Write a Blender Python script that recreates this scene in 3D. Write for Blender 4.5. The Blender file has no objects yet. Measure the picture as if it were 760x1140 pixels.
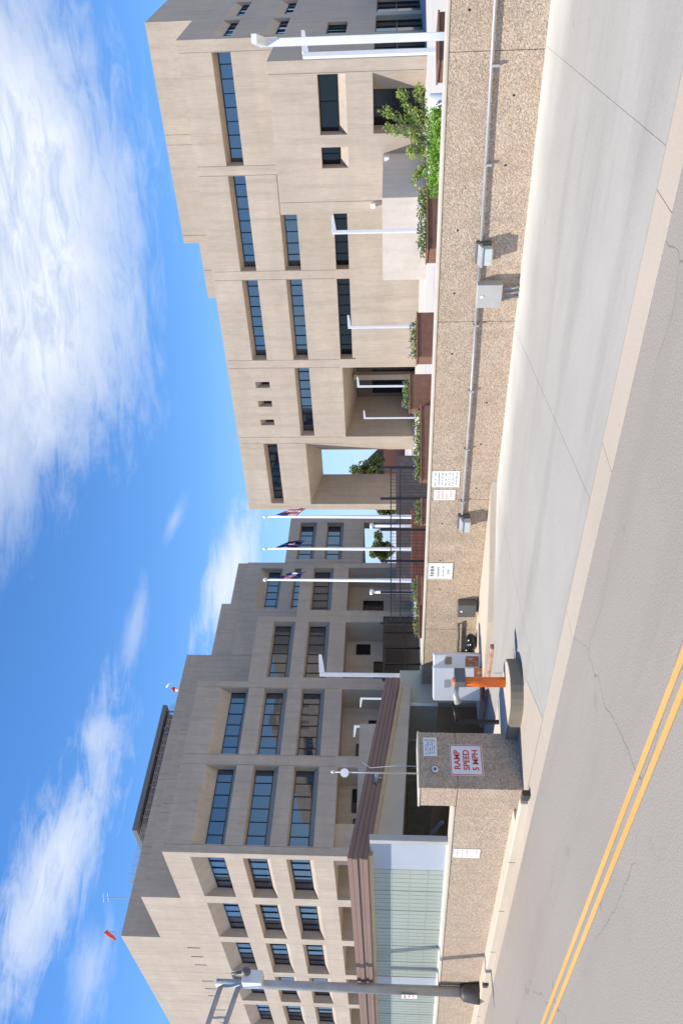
import bpy, bmesh, math, random
from mathutils import Vector, Matrix
R = math.radians
random.seed(7)
S = bpy.context.scene
COL = S.collection

# ------------------------------------------------------------------ camera, world, sun, exposure
PITCH, YAW, CAM = R(3.6), R(42.0), Vector((0, 0, 2.5))
fw = Vector((-math.sin(YAW), math.cos(YAW), 0)); rt = Vector((math.cos(YAW), math.sin(YAW), 0)); up = Vector((0, 0, 1))
F = fw*math.cos(PITCH) + up*math.sin(PITCH)
U = up*math.cos(PITCH) - fw*math.sin(PITCH)
cd = bpy.data.cameras.new('camera'); co = bpy.data.objects.new('camera', cd); COL.objects.link(co)
m = Matrix((-U, rt, -F)).transposed()            # the photograph was stored turned a quarter left
co.matrix_world = Matrix.Translation(CAM) @ m.to_4x4()
cd.sensor_fit = 'VERTICAL'; cd.sensor_height = 36; cd.sensor_width = 24; cd.lens = 36*905/1140
cd.clip_start = 0.1; cd.clip_end = 5000
S.camera = co

SUNDIR = Vector((0.30, 0.60, -1.0)).normalized()
EL = math.asin(-SUNDIR.z)
ROT = math.atan2(-SUNDIR.x, -SUNDIR.y)
sl = bpy.data.lights.new('sun', 'SUN'); sl.energy = 4.3; sl.angle = R(0.53); sl.color = (1.0, 0.945, 0.85)
so = bpy.data.objects.new('sun', sl); COL.objects.link(so)
so.rotation_euler = SUNDIR.to_track_quat('-Z', 'Y').to_euler()

S.view_settings.view_transform = 'Standard'; S.view_settings.look = 'None'
S.view_settings.exposure = 0.45; S.view_settings.gamma = 1.0; S.view_settings.use_curve_mapping = False

W = bpy.data.worlds.new("World"); S.world = W; W.use_nodes = True
def world_nodes():
    nt = W.node_tree; nt.nodes.clear(); N = nt.nodes.new; L = nt.links.new
    out = N('ShaderNodeOutputWorld'); bg = N('ShaderNodeBackground'); bg.inputs['Strength'].default_value = 0.10
    L(bg.outputs[0], out.inputs[0])
    sky = N('ShaderNodeTexSky'); sky.sky_type = 'NISHITA'; sky.sun_disc = False
    sky.sun_elevation = EL; sky.sun_rotation = ROT; sky.altitude = 1600; sky.air_density = 1.0; sky.dust_density = 0.15; sky.ozone_density = 3.0
    tc = N('ShaderNodeTexCoord'); sep = N('ShaderNodeSeparateXYZ'); L(tc.outputs['Generated'], sep.inputs[0])
    def M(op, a, b=None, c=None, clamp=False):
        n = N('ShaderNodeMath'); n.operation = op; n.use_clamp = clamp
        for i, v in enumerate((a, b, c)):
            if v is None: continue
            if isinstance(v, (int, float)): n.inputs[i].default_value = v
            else: L(v, n.inputs[i])
        return n.outputs[0]
    x, y, z = sep.outputs
    az = M('ARCTAN2', x, y); el = M('ARCSINE', z)              # azimuth from +Y, elevation
    # plane coordinates of a cloud sheet
    zc = M('MAXIMUM', z, 0.05)
    comb = N('ShaderNodeCombineXYZ'); L(az, comb.inputs[0]); L(M('MULTIPLY', el, 1.6), comb.inputs[1])
    def noise(scale, det, rough, dist, sx=1, sy=1, rot=0):
        mp = N('ShaderNodeMapping'); mp.inputs['Scale'].default_value = (sx, sy, 1); mp.inputs['Rotation'].default_value = (0, 0, rot)
        L(comb.outputs[0], mp.inputs[0])
        n = N('ShaderNodeTexNoise'); n.inputs['Scale'].default_value = scale; n.inputs['Detail'].default_value = det
        n.inputs['Roughness'].default_value = rough; n.inputs['Distortion'].default_value = dist
        L(mp.outputs[0], n.inputs['Vector']); return n.outputs[0]
    n1 = noise(9, 9, 0.62, 0.5, 0.8, 1.15, 0.25)
    n2 = noise(24, 9, 0.68, 0.9, 0.55, 1.6, 0.22)
    n3 = noise(5, 4, 0.5, 0.2)
    def blob(a0, e0, ra, re, rot, soft, gain, wob=0.9):
        # a0, e0, ra, re in degrees: a soft ellipse on the sky dome, its edge broken up by noise
        da = M('SUBTRACT', az, R(a0)); de = M('SUBTRACT', el, R(e0))
        c, s = math.cos(R(rot)), math.sin(R(rot))
        u = M('DIVIDE', M('ADD', M('MULTIPLY', da, c), M('MULTIPLY', de, s)), R(ra))
        v = M('DIVIDE', M('SUBTRACT', M('MULTIPLY', de, c), M('MULTIPLY', da, s)), R(re))
        r = M('SQRT', M('ADD', M('MULTIPLY', u, u), M('MULTIPLY', v, v)))
        r = M('ADD', r, M('MULTIPLY', M('SUBTRACT', n1, 0.5), wob*1.6))
        r = M('ADD', r, M('MULTIPLY', M('SUBTRACT', n2, 0.5), wob*1.9))
        k = M('DIVIDE', M('SUBTRACT', 1.0 + soft*0.5, r), soft, clamp=True)
        k = M('MULTIPLY', M('MULTIPLY', k, k), M('SUBTRACT', 3.0, M('MULTIPLY', k, 2.0)))
        return M('MULTIPLY', k, gain)
    tot = None
    for b in CLOUDS:
        o = blob(*b); tot = o if tot is None else M('MAXIMUM', tot, o)
    dens = M('MULTIPLY', tot, M('ADD', 0.05, M('MULTIPLY', n2, 1.55)), clamp=True)
    hsv = N('ShaderNodeHueSaturation'); hsv.inputs['Saturation'].default_value = SKY_SAT; hsv.inputs['Value'].default_value = SKY_VAL
    hsv.inputs['Hue'].default_value = SKY_HUE
    L(sky.outputs[0], hsv.inputs['Color'])
    hz = N('ShaderNodeMix'); hz.data_type = 'RGBA'                # the pale blue band of air low over the town
    low = M('SUBTRACT', 1.0, M('DIVIDE', el, R(13)), clamp=True)
    L(M('MULTIPLY', low, 0.9), hz.inputs[0]); L(hsv.outputs[0], hz.inputs[6]); hz.inputs[7].default_value = (3.0, 4.7, 7.4, 1)
    mix = N('ShaderNodeMix'); mix.data_type = 'RGBA'
    L(dens, mix.inputs[0]); L(hz.outputs[2], mix.inputs[6]); mix.inputs[7].default_value = CLOUD_COL
    L(mix.outputs[2], bg.inputs['Color'])
SKY_SAT, SKY_VAL, SKY_HUE = 1.24, 1.62, 0.504
CLOUD_COL = (6.7, 7.1, 7.7, 1)
# azimuth (deg from +Y, negative to the left), elevation, radii, tilt, softness, opacity
CLOUDS = [(-21, 26.3, 16.5, 8.6, 6, 0.8, 1.0, 0.5), (-34, 27.5, 13, 4.6, -16, 1.2, 0.75, 0.7),
          (-46.2, 11.2, 4.6, 1.0, -17, 1.6, 1.0, 1.5), (-50, 17.6, 2.2, 0.45, -8, 2.0, 0.4, 1.6), (-42.6, 15.2, 1.2, 0.35, -20, 2.0, 0.35, 1.5),
          (-57.8, 19.6, 1.3, 0.9, -20, 1.8, 0.7, 1.7), (-66.8, 21.2, 7.0, 1.5, -12, 2.0, 0.85, 1.9), (-72, 18.2, 2.0, 0.8, 0, 2.0, 0.5, 1.6)]
world_nodes()

# ------------------------------------------------------------------ helpers
def col4(c): return (c[0], c[1], c[2], 1)
class NT:
    def __init__(s, name):
        s.m = bpy.data.materials.new(name); s.m.use_nodes = True; s.t = s.m.node_tree
        s.b = s.t.nodes['Principled BSDF']; s.tc = s.t.nodes.new('ShaderNodeTexCoord')
    def N(s, k): return s.t.nodes.new(k)
    def L(s, a, b): s.t.links.new(a, b)
    def map(s, scale=(1, 1, 1), rot=(0, 0, 0)):
        mp = s.N('ShaderNodeMapping'); mp.inputs['Scale'].default_value = scale; mp.inputs['Rotation'].default_value = rot
        s.L(s.tc.outputs['Object'], mp.inputs[0]); return mp.outputs[0]
    def noise(s, scale, det=4, rough=0.55, vec=None, dist=0):
        n = s.N('ShaderNodeTexNoise'); n.inputs['Scale'].default_value = scale; n.inputs['Detail'].default_value = det
        n.inputs['Roughness'].default_value = rough; n.inputs['Distortion'].default_value = dist
        s.L(vec if vec else s.map(), n.inputs['Vector']); return n.outputs[0]
    def ramp(s, f, stops):
        r = s.N('ShaderNodeValToRGB'); e = r.color_ramp.elements
        while len(e) < len(stops): e.new(0.5)
        for i, (p, c) in enumerate(stops):
            e[i].position = p; e[i].color = c if len(c) == 4 else col4(c)
        s.L(f, r.inputs[0]); return r.outputs[0]
    def mix(s, f, a, b, mode='MIX'):
        n = s.N('ShaderNodeMix'); n.data_type = 'RGBA'; n.blend_type = mode
        for i, v in ((0, f), (6, a), (7, b)):
            if isinstance(v, (int, float)): n.inputs[i].default_value = v
            elif isinstance(v, tuple): n.inputs[i].default_value = v if len(v) == 4 else col4(v)
            else: s.L(v, n.inputs[i])
        return n.outputs[2]
    def base(s, c):
        if isinstance(c, tuple): s.b.inputs['Base Color'].default_value = col4(c)
        else: s.L(c, s.b.inputs['Base Color'])
    def bump(s, h, dist, strength=1.0, prev=None):
        n = s.N('ShaderNodeBump'); n.inputs['Distance'].default_value = dist; n.inputs['Strength'].default_value = strength
        s.L(h, n.inputs['Height'])
        if prev: s.L(prev, n.inputs['Normal'])
        s.L(n.outputs[0], s.b.inputs['Normal']); return n.outputs[0]
    def rough(s, r): s.b.inputs['Roughness'].default_value = r
def gray(v): return (v, v, v)

def mat_concrete(name, c, board=True, var=0.12, stain=0.10):
    t = NT(name)
    big = t.noise(0.35, 5, 0.6); mid = t.noise(2.2, 5, 0.6)
    st = t.noise(1.0, 4, 0.6, t.map((2.2, 2.2, 0.13)))            # weathering that runs down the face
    fine = t.noise(14.0, 3, 0.6, t.map((1, 1, 0.06)))
    a = t.mix(t.ramp(big, [(0.3, gray(0)), (0.7, gray(1))]), tuple(x*(1-var) for x in c), tuple(min(1, x*(1+var*0.7)) for x in c))
    a = t.mix(t.ramp(st, [(0.46, gray(0)), (0.72, gray(stain*3.0))]), a, tuple(x*0.62 for x in c))
    a = t.mix(0.16, a, t.ramp(mid, [(0.35, tuple(x*0.75 for x in c)), (0.65, tuple(min(1, x*1.2) for x in c))]))
    if board: a = t.mix(0.22, a, t.ramp(fine, [(0.35, tuple(x*0.68 for x in c)), (0.65, tuple(min(1, x*1.22) for x in c))]))
    if board:
        wv = t.N('ShaderNodeTexNoise'); wv.inputs['Scale'].default_value = 1.0; wv.inputs['Detail'].default_value = 1; t.L(t.map((0.06, 0.06, 0.85)), wv.inputs['Vector'])
        a = t.mix(t.ramp(wv.outputs[0], [(0.42, gray(0)), (0.58, gray(0.22))]), a, tuple(x*0.78 for x in c))
    t.base(a); t.rough(0.9)
    if board: t.bump(fine, 0.03, 0.7)
    else: t.bump(mid, 0.01, 0.5)
    return t.m
def mat_aggregate(name, c):
    t = NT(name)
    v = t.N('ShaderNodeTexVoronoi'); v.inputs['Scale'].default_value = 42; t.L(t.map(), v.inputs['Vector'])
    peb = t.N('ShaderNodeRGBToBW'); t.L(v.outputs['Color'], peb.inputs[0])
    a = t.ramp(peb.outputs[0], [(0.1, tuple(x*0.62 for x in c)), (0.35, tuple(x*0.9 for x in c)), (0.6, (c[0]*1.08, c[1]*1.04, c[2]*1.0)), (0.88, tuple(min(1, x*1.38) for x in c))])
    big = t.noise(0.7, 6, 0.65); st = t.noise(1.3, 4, 0.6, t.map((2.0, 2.0, 0.3)))
    a = t.mix(t.ramp(big, [(0.35, gray(0.0)), (0.7, gray(0.45))]), a, (c[0]*0.9, c[1]*0.74, c[2]*0.62))
    a = t.mix(t.ramp(t.noise(2.6, 5, 0.7), [(0.5, gray(0)), (0.7, gray(0.35))]), a, tuple(min(1, x*1.35) for x in c))
    a = t.mix(t.ramp(st, [(0.5, gray(0)), (0.75, gray(0.3))]), a, tuple(x*0.5 for x in c))
    t.base(a); t.rough(0.92)
    t.bump(v.outputs['Distance'], 0.012, 0.9); return t.m
def mat_pavement(name, c, c2, streak=0.3, dark=0.5, edge=None):
    t = NT(name)
    big = t.noise(0.28, 6, 0.6); fine = t.noise(38, 4, 0.7); ln = t.noise(1.0, 5, 0.6, t.map((0.12, 0.9, 1), (0, 0, R(-4))))
    a = t.mix(t.ramp(big, [(0.35, gray(0)), (0.68, gray(1))]), c, c2)
    a = t.mix(t.ramp(ln, [(0.48, gray(0)), (0.75, gray(streak))]), a, tuple(x*dark for x in c))
    a = t.mix(0.22, a, t.ramp(fine, [(0.35, tuple(x*0.7 for x in c)), (0.65, tuple(min(1, x*1.25) for x in c))]))
    if edge:                                                            # pale strip along the wall: reflected light painted in, with lighter concrete
        sx = t.N('ShaderNodeSeparateXYZ'); t.L(t.tc.outputs['Object'], sx.inputs[0]); wob = t.N('ShaderNodeMath'); wob.operation = 'MULTIPLY_ADD'
        t.L(t.noise(0.7, 4), wob.inputs[0]); wob.inputs[1].default_value = 1.6; t.L(sx.outputs[1], wob.inputs[2])
        mr = t.N('ShaderNodeMapRange'); mr.inputs[1].default_value = edge[0]+0.8; mr.inputs[2].default_value = edge[1]+0.8; t.L(wob.outputs[0], mr.inputs[0])
        a = t.mix(mr.outputs[0], a, edge[2])
    sp = t.noise(3.2, 3, 0.6)
    a = t.mix(t.ramp(sp, [(0.66, gray(0)), (0.74, gray(0.25))]), a, tuple(x*0.55 for x in c))
    t.base(a); t.rough(0.93); t.b.inputs['Specular IOR Level'].default_value = 0.25; t.bump(fine, 0.004, 0.5); return t.m
def mat_asphalt(name, c):
    t = NT(name)
    fine = t.noise(55, 5, 0.75); big = t.noise(0.25, 6, 0.62); ln = t.noise(1.0, 4, 0.6, t.map((0.05, 0.7, 1)))
    a = t.mix(t.ramp(big, [(0.35, gray(0)), (0.66, gray(1))]), tuple(x*0.9 for x in c), tuple(x*1.1 for x in c))
    a = t.mix(0.55, a, t.ramp(fine, [(0.32, tuple(x*0.5 for x in c)), (0.5, c), (0.68, tuple(min(1, x*1.8) for x in c))]))
    a = t.mix(t.ramp(ln, [(0.5, gray(0)), (0.72, gray(0.35))]), a, tuple(x*0.72 for x in c))
    a = t.mix(t.ramp(t.noise(1.7, 3, 0.5), [(0.68, gray(0)), (0.78, gray(0.4))]), a, tuple(x*0.5 for x in c))
    def cracks(scale, width, amt, rot):
        v = t.N('ShaderNodeTexVoronoi'); v.feature = 'DISTANCE_TO_EDGE'; v.inputs['Scale'].default_value = scale
        w = t.N('ShaderNodeVectorMath'); w.operation = 'ADD'
        nn = t.N('ShaderNodeTexNoise'); nn.inputs['Scale'].default_value = 1.1; nn.inputs['Detail'].default_value = 6; t.L(t.map(), nn.inputs['Vector'])
        sc = t.N('ShaderNodeVectorMath'); sc.operation = 'SCALE'; sc.inputs[3].default_value = 0.55; t.L(nn.outputs['Color'], sc.inputs[0])
        t.L(t.map((0.55, 1.25, 1), (0, 0, rot)), w.inputs[0]); t.L(sc.outputs[0], w.inputs[1]); t.L(w.outputs[0], v.inputs['Vector'])
        return t.ramp(v.outputs['Distance'], [(0.0, gray(amt)), (width, gray(amt*0.75)), (width*1.6, gray(0))])
    mk = t.ramp(t.noise(0.33, 3, 0.5), [(0.46, gray(0)), (0.56, gray(1))])
    a = t.mix(t.mix(1.0, cracks(0.36, 0.0022, 0.6, 0.35), mk, 'MULTIPLY'), a, tuple(x*0.35 for x in c))
    t.base(a); t.rough(0.95); t.b.inputs['Specular IOR Level'].default_value = 0.2; t.bump(fine, 0.004, 0.6); return t.m
def mat_plain(name, c, rough=0.5, metal=0, var=0.1, scale=3.0, spec=None, bump=0.0):
    t = NT(name); n = t.noise(scale, 5, 0.6)
    t.base(t.mix(t.ramp(n, [(0.3, gray(0)), (0.7, gray(1))]), tuple(x*(1-var) for x in c), tuple(min(1, x*(1+var*0.6)) for x in c)))
    t.rough(rough); t.b.inputs['Metallic'].default_value = metal
    if spec is not None: t.b.inputs['Specular IOR Level'].default_value = spec
    if bump: t.bump(t.noise(scale*8, 3), bump, 0.5)
    return t.m
def mat_glass(name, c, ior=2.1, rough=0.03):
    t = NT(name); n = t.noise(0.5, 3)
    t.base(t.mix(n, tuple(x*0.8 for x in c), tuple(x*1.2 for x in c))); t.rough(rough); t.b.inputs['IOR'].default_value = ior
    t.bump(t.noise(0.35, 2), 0.02, 0.12); return t.m
def mat_leaf(name, c):
    t = NT(name); n = t.noise(6.0, 3); oi = t.N('ShaderNodeNewGeometry')
    a = t.mix(n, tuple(x*0.6 for x in c), tuple(min(1, x*1.5) for x in c))
    a = t.mix(oi.outputs['Random Per Island'], a, (c[0]*1.7, c[1]*1.35, c[2]*0.8))
    t.base(a); t.rough(0.6); t.b.inputs['Subsurface Weight'].default_value = 0.0
    tr = t.N('ShaderNodeBsdfTranslucent'); t.L(a, tr.inputs[0]); mx = t.N('ShaderNodeMixShader'); mx.inputs[0].default_value = 0.3
    out = t.t.nodes['Material Output']; t.L(t.b.outputs[0], mx.inputs[1]); t.L(tr.outputs[0], mx.inputs[2]); t.L(mx.outputs[0], out.inputs[0])
    return t.m

M = {}
M['tan'] = mat_concrete('tan_concrete', (0.485, 0.397, 0.305), var=0.15, stain=0.2)
M['tan2'] = mat_concrete('smooth_tan_concrete', (0.60, 0.515, 0.43), board=False)
M['dim'] = mat_concrete('brown_concrete', (0.50, 0.40, 0.31), board=False)
M['agg'] = mat_aggregate('exposed_aggregate', (0.475, 0.375, 0.275))
M['cap'] = mat_concrete('coping_concrete', (0.62, 0.54, 0.42), board=False)
M['apron'] = mat_pavement('apron_concrete', (0.375, 0.345, 0.295), (0.445, 0.41, 0.35), 0.6, 0.64, (13.2, 15.0, (0.60, 0.565, 0.50)))
M['gutter'] = mat_pavement('gutter_concrete', (0.45, 0.375, 0.29), (0.52, 0.435, 0.34), 0.15, 0.7)
M['kerb'] = mat_pavement('kerb_concrete', (0.56, 0.47, 0.36), (0.64, 0.55, 0.43), 0.2, 0.7)
M['plaza'] = mat_pavement('plaza_concrete', (0.54, 0.50, 0.45), (0.60, 0.56, 0.50), 0.1, 0.8)
M['island'] = mat_pavement('island_concrete', (0.20, 0.17, 0.125), (0.30, 0.26, 0.20), 0.3, 0.6)
M['asphalt'] = mat_asphalt('asphalt', (0.315, 0.274, 0.229))
M['yellow'] = mat_pavement('yellow_paint', (0.62, 0.35, 0.10), (0.70, 0.42, 0.15), 0.45, 0.62)
M['glass'] = mat_glass('blue_glass', (0.018, 0.03, 0.05), 2.4)
M['portal_shade'] = mat_concrete('portal_shade_brown', (0.15, 0.115, 0.085), board=False)  # deep portal's shade painted into the colour of its back wall
M['darkglass'] = mat_glass('dark_glass', (0.008, 0.009, 0.011), 1.5, 0.1)
M['frame'] = mat_plain('bronze_frame', (0.03, 0.028, 0.026), 0.45, 0.3)
M['white'] = mat_plain('white_paint', (0.80, 0.79, 0.77), 0.4, 0, 0.06)
M['signwhite'] = mat_plain('sign_white', (0.80, 0.79, 0.76), 0.45, 0, 0.05)
M['galv'] = mat_plain('galvanised_steel', (0.44, 0.445, 0.44), 0.5, 0.25, 0.15)
M['grey'] = mat_plain('grey_enamel', (0.47, 0.45, 0.41), 0.5, 0.1, 0.1)
M['dgrey'] = mat_plain('dark_grey_enamel', (0.13, 0.13, 0.13), 0.5, 0.1, 0.15)
M['black'] = mat_plain('black_metal', (0.018, 0.018, 0.02), 0.45, 0.2)
M['bell'] = mat_plain('cast_iron_bell', (0.07, 0.062, 0.055), 0.55, 0.2, 0.2)
M['lens'] = mat_plain('light_lens', (0.55, 0.58, 0.55), 0.2, 0, 0.1)
M['orange'] = mat_plain('orange_paint', (0.80, 0.17, 0.02), 0.42, 0, 0.15)
M['red'] = mat_plain('sign_red', (0.62, 0.05, 0.03), 0.5, 0, 0.1)
M['redkerb'] = mat_plain('worn_red_paint', (0.50, 0.30, 0.23), 0.7, 0, 0.35, 6)
M['ink'] = mat_plain('sign_ink', (0.22, 0.23, 0.22), 0.6)
M['paleink'] = mat_plain('faded_red_ink', (0.75, 0.42, 0.38), 0.6)
M['fascia'] = mat_concrete('brown_fascia_board', (0.26, 0.165, 0.13), board=False, var=0.08, stain=0.05)
M['soffit'] = mat_concrete('beige_soffit', (0.62, 0.53, 0.40), board=False)
M['panel'] = mat_plain('grey_green_panel', (0.74, 0.73, 0.66), 0.5, 0.1, 0.12)
M['frost'] = mat_plain('frosted_green_glass', (0.50, 0.56, 0.47), 0.25, 0, 0.06, 0.8)
M['frostblue'] = mat_plain('frosted_blue_glass', (0.56, 0.61, 0.68), 0.25, 0, 0.05, 0.8)
M['brick'] = mat_plain('red_brown_brick', (0.27, 0.125, 0.075), 0.8, 0, 0.25, 7, bump=0.01)
M['boards'] = mat_plain('red_brown_boards', (0.24, 0.085, 0.05), 0.7, 0, 0.25, 5)
M['bark'] = mat_plain('bark', (0.22, 0.19, 0.155), 0.9, 0, 0.3, 12, bump=0.01)
M['soil'] = mat_plain('soil', (0.07, 0.05, 0.035), 0.95, 0, 0.3, 9)
M['leaf'] = mat_leaf('birch_leaf', (0.23, 0.33, 0.085))
M['hedge'] = mat_leaf('hedge_leaf', (0.17, 0.34, 0.05))
M['bush'] = mat_leaf('planter_leaf', (0.16, 0.25, 0.08))
M['fartree'] = mat_leaf('far_leaf', (0.11, 0.15, 0.045))
M['violet'] = mat_plain('violet_petal', (0.34, 0.25, 0.62), 0.6, 0, 0.2)
M['gold'] = mat_plain('yellow_petal', (0.80, 0.50, 0.04), 0.6, 0, 0.2)
M['cabinet'] = mat_plain('cabinet_paint', (0.80, 0.81, 0.79), 0.4, 0, 0.05)
M['rust'] = mat_plain('rust', (0.38, 0.15, 0.05), 0.85, 0, 0.45, 12)
def mat_rust():
    t = NT('rust_streaked_enamel'); n = t.noise(5.0, 6, 0.65, t.map((1.6, 1.6, 0.5)))
    t.base(t.mix(t.ramp(n, [(0.40, gray(0)), (0.52, gray(1))]), (0.5, 0.46, 0.40), (0.36, 0.14, 0.05))); t.rough(0.8); return t.m
M['rust'] = mat_rust()
M['ochre'] = mat_plain('ochre_label', (0.36, 0.25, 0.11), 0.6)
M['navy'] = mat_plain('flag_navy', (0.02, 0.03, 0.12), 0.8)
M['fblue'] = mat_plain('flag_blue', (0.03, 0.05, 0.22), 0.8)
M['fred'] = mat_plain('flag_red', (0.68, 0.03, 0.04), 0.8)
M['fwhite'] = mat_plain('flag_white', (0.78, 0.77, 0.76), 0.8)
M['rubber'] = mat_plain('black_plastic', (0.012, 0.012, 0.014), 0.25, 0, 0.2)
M['roofgrey'] = mat_plain('grey_roof_metal', (0.16, 0.165, 0.16), 0.6, 0.1)
M['housebrick'] = mat_plain('house_brick', (0.36, 0.13, 0.08), 0.85, 0, 0.2, 5)
M['sock'] = mat_plain('windsock_fabric', (0.85, 0.10, 0.05), 0.7)
M['teal'] = mat_plain('teal_paint', (0.05, 0.22, 0.28), 0.5)
M['fencewood'] = mat_plain('dark_brown_board', (0.085, 0.062, 0.06), 0.7, 0, 0.25, 3)

for k in ('frost', 'frostblue'):
    nt = M[k].node_tree; pb = nt.nodes['Principled BSDF']; tr = nt.nodes.new('ShaderNodeBsdfTranslucent'); tr.inputs[0].default_value = (0.82, 0.83, 0.78, 1)
    mx = nt.nodes.new('ShaderNodeMixShader'); mx.inputs[0].default_value = 0.35
    nt.links.new(pb.outputs[0], mx.inputs[1]); nt.links.new(tr.outputs[0], mx.inputs[2]); nt.links.new(mx.outputs[0], nt.nodes['Material Output'].inputs[0])
def nb(): return bmesh.new()
def obj(name, bm, mat, parent=None, world=False, smooth=False):
    me = bpy.data.meshes.new(name); bm.normal_update(); bm.to_mesh(me); bm.free()
    for x in (mat if isinstance(mat, (list, tuple)) else [mat]): me.materials.append(x)
    if smooth:
        for p in me.polygons: p.use_smooth = True
    o = bpy.data.objects.new(name, me); COL.objects.link(o)
    if parent:
        o.parent = parent
        if world:
            r = parent
            off = Vector((0, 0, 0))
            while r: off -= r.location; r = r.parent
            o.location = off
    return o
def tag(o, label, cat, group=None):
    o['label'] = label; o['category'] = cat
    if group: o['group'] = group
    return o
def thing(name, label, cat, loc=(0, 0, 0), rz=0, group=None):
    o = bpy.data.objects.new(name, None); COL.objects.link(o); o.empty_display_size = 0.2
    o.location = loc; o.rotation_euler = (0, 0, rz); return tag(o, label, cat, group)
def struct(name, bm, mat):
    o = obj(name, bm, mat); o['kind'] = 'structure'; return o
def dup(root, loc, rz=0, label=None, group=None):
    r = root.copy(); COL.objects.link(r); r.location = loc; r.rotation_euler = (0, 0, rz)
    if label: r['label'] = label
    if group: r['group'] = group
    for ch in list(root.children):
        c = ch.copy(); COL.objects.link(c); c.parent = r
        for g in list(ch.children):
            d = g.copy(); COL.objects.link(d); d.parent = c
    return r
def face(bm, pts, mi=0):
    f = bm.faces.new([bm.verts.new(p) for p in pts]); f.material_index = mi; return f
def box(bm, x0, x1, y0, y1, z0, z1, mi=0, bev=0.0, X=None):
    vs = [bm.verts.new((x, y, z)) for x in (x0, x1) for y in (y0, y1) for z in (z0, z1)]
    fs = [bm.faces.new([vs[i] for i in q]) for q in ((0, 1, 3, 2), (4, 6, 7, 5), (0, 4, 5, 1), (2, 3, 7, 6), (0, 2, 6, 4), (1, 5, 7, 3))]
    for f in fs: f.material_index = mi
    if bev > 0:
        es = list({e for f in fs for e in f.edges})
        r = bmesh.ops.bevel(bm, geom=es, offset=bev, segments=2, affect='EDGES', profile=0.5)
        vs = list({v for f in r['faces'] for v in f.verts} | {v for v in vs if v.is_valid})
        for f in r['faces']: f.material_index = mi
    if X is not None: bmesh.ops.transform(bm, matrix=X, verts=[v for v in vs if v.is_valid])
    return vs
def prism(bm, poly, z0, z1, mi=0, bev=0):
    n = len(poly); zz = lambda z, i: z[i] if isinstance(z, (list, tuple)) else z
    b = [bm.verts.new((p[0], p[1], zz(z0, i))) for i, p in enumerate(poly)]; t = [bm.verts.new((p[0], p[1], zz(z1, i))) for i, p in enumerate(poly)]
    fs = [bm.faces.new(t), bm.faces.new(list(reversed(b)))] + [bm.faces.new([b[i], b[(i+1) % n], t[(i+1) % n], t[i]]) for i in range(n)]
    for f in fs: f.material_index = mi
    bmesh.ops.recalc_face_normals(bm, faces=fs)
    if bev: bmesh.ops.bevel(bm, geom=list(fs[0].edges), offset=bev, segments=2, affect='EDGES')
def tube(bm, pts, r, n=10, mi=0, cap=True):
    pts = [Vector(p) for p in pts]; rs = r if isinstance(r, (list, tuple)) else [r]*len(pts); rings = []
    ref = None
    for i, p in enumerate(pts):
        d = (pts[min(i+1, len(pts)-1)] - pts[max(i-1, 0)]).normalized()
        if ref is None:
            ref = Vector((0, 0, 1)) if abs(d.z) < 0.9 else Vector((1, 0, 0))
        a = d.cross(ref).normalized(); b = a.cross(d).normalized(); ref = b
        rings.append([bm.verts.new(p + (a*math.cos(2*math.pi*k/n) + b*math.sin(2*math.pi*k/n))*rs[i]) for k in range(n)])
    for i in range(len(rings)-1):
        for k in range(n):
            f = bm.faces.new([rings[i][k], rings[i+1][k], rings[i+1][(k+1) % n], rings[i][(k+1) % n]]); f.material_index = mi; f.smooth = n > 6
    if cap:
        for q in (list(reversed(rings[0])), rings[-1]):
            try:
                f = bm.faces.new(q); f.material_index = mi
            except ValueError: pass
    bmesh.ops.recalc_face_normals(bm, faces=bm.faces[:])
def ball(bm, c, r, seg=10, mi=0, sc=(1, 1, 1)):
    X = Matrix.Translation(c) @ Matrix.Diagonal((r*sc[0], r*sc[1], r*sc[2], 1))
    v = bmesh.ops.create_uvsphere(bm, u_segments=seg, v_segments=max(4, seg//2+1), radius=1, matrix=X)['verts']
    for f in {f for q in v for f in q.link_faces}: f.material_index = mi; f.smooth = True
def text_bm(txt, size, X, ext=0.002, bold=0.0, align='CENTER'):
    c = bpy.data.curves.new('lettering', 'FONT'); c.body = txt; c.size = size; c.align_x = align; c.align_y = 'CENTER'; c.extrude = ext; c.offset = bold
    o = bpy.data.objects.new('lettering', c); COL.objects.link(o)
    dg = bpy.context.evaluated_depsgraph_get(); me = bpy.data.meshes.new_from_object(o.evaluated_get(dg))
    bm = nb(); bm.from_mesh(me); bmesh.ops.transform(bm, matrix=X, verts=bm.verts[:])
    bpy.data.objects.remove(o); bpy.data.curves.remove(c); bpy.data.meshes.remove(me); return bm

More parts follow.
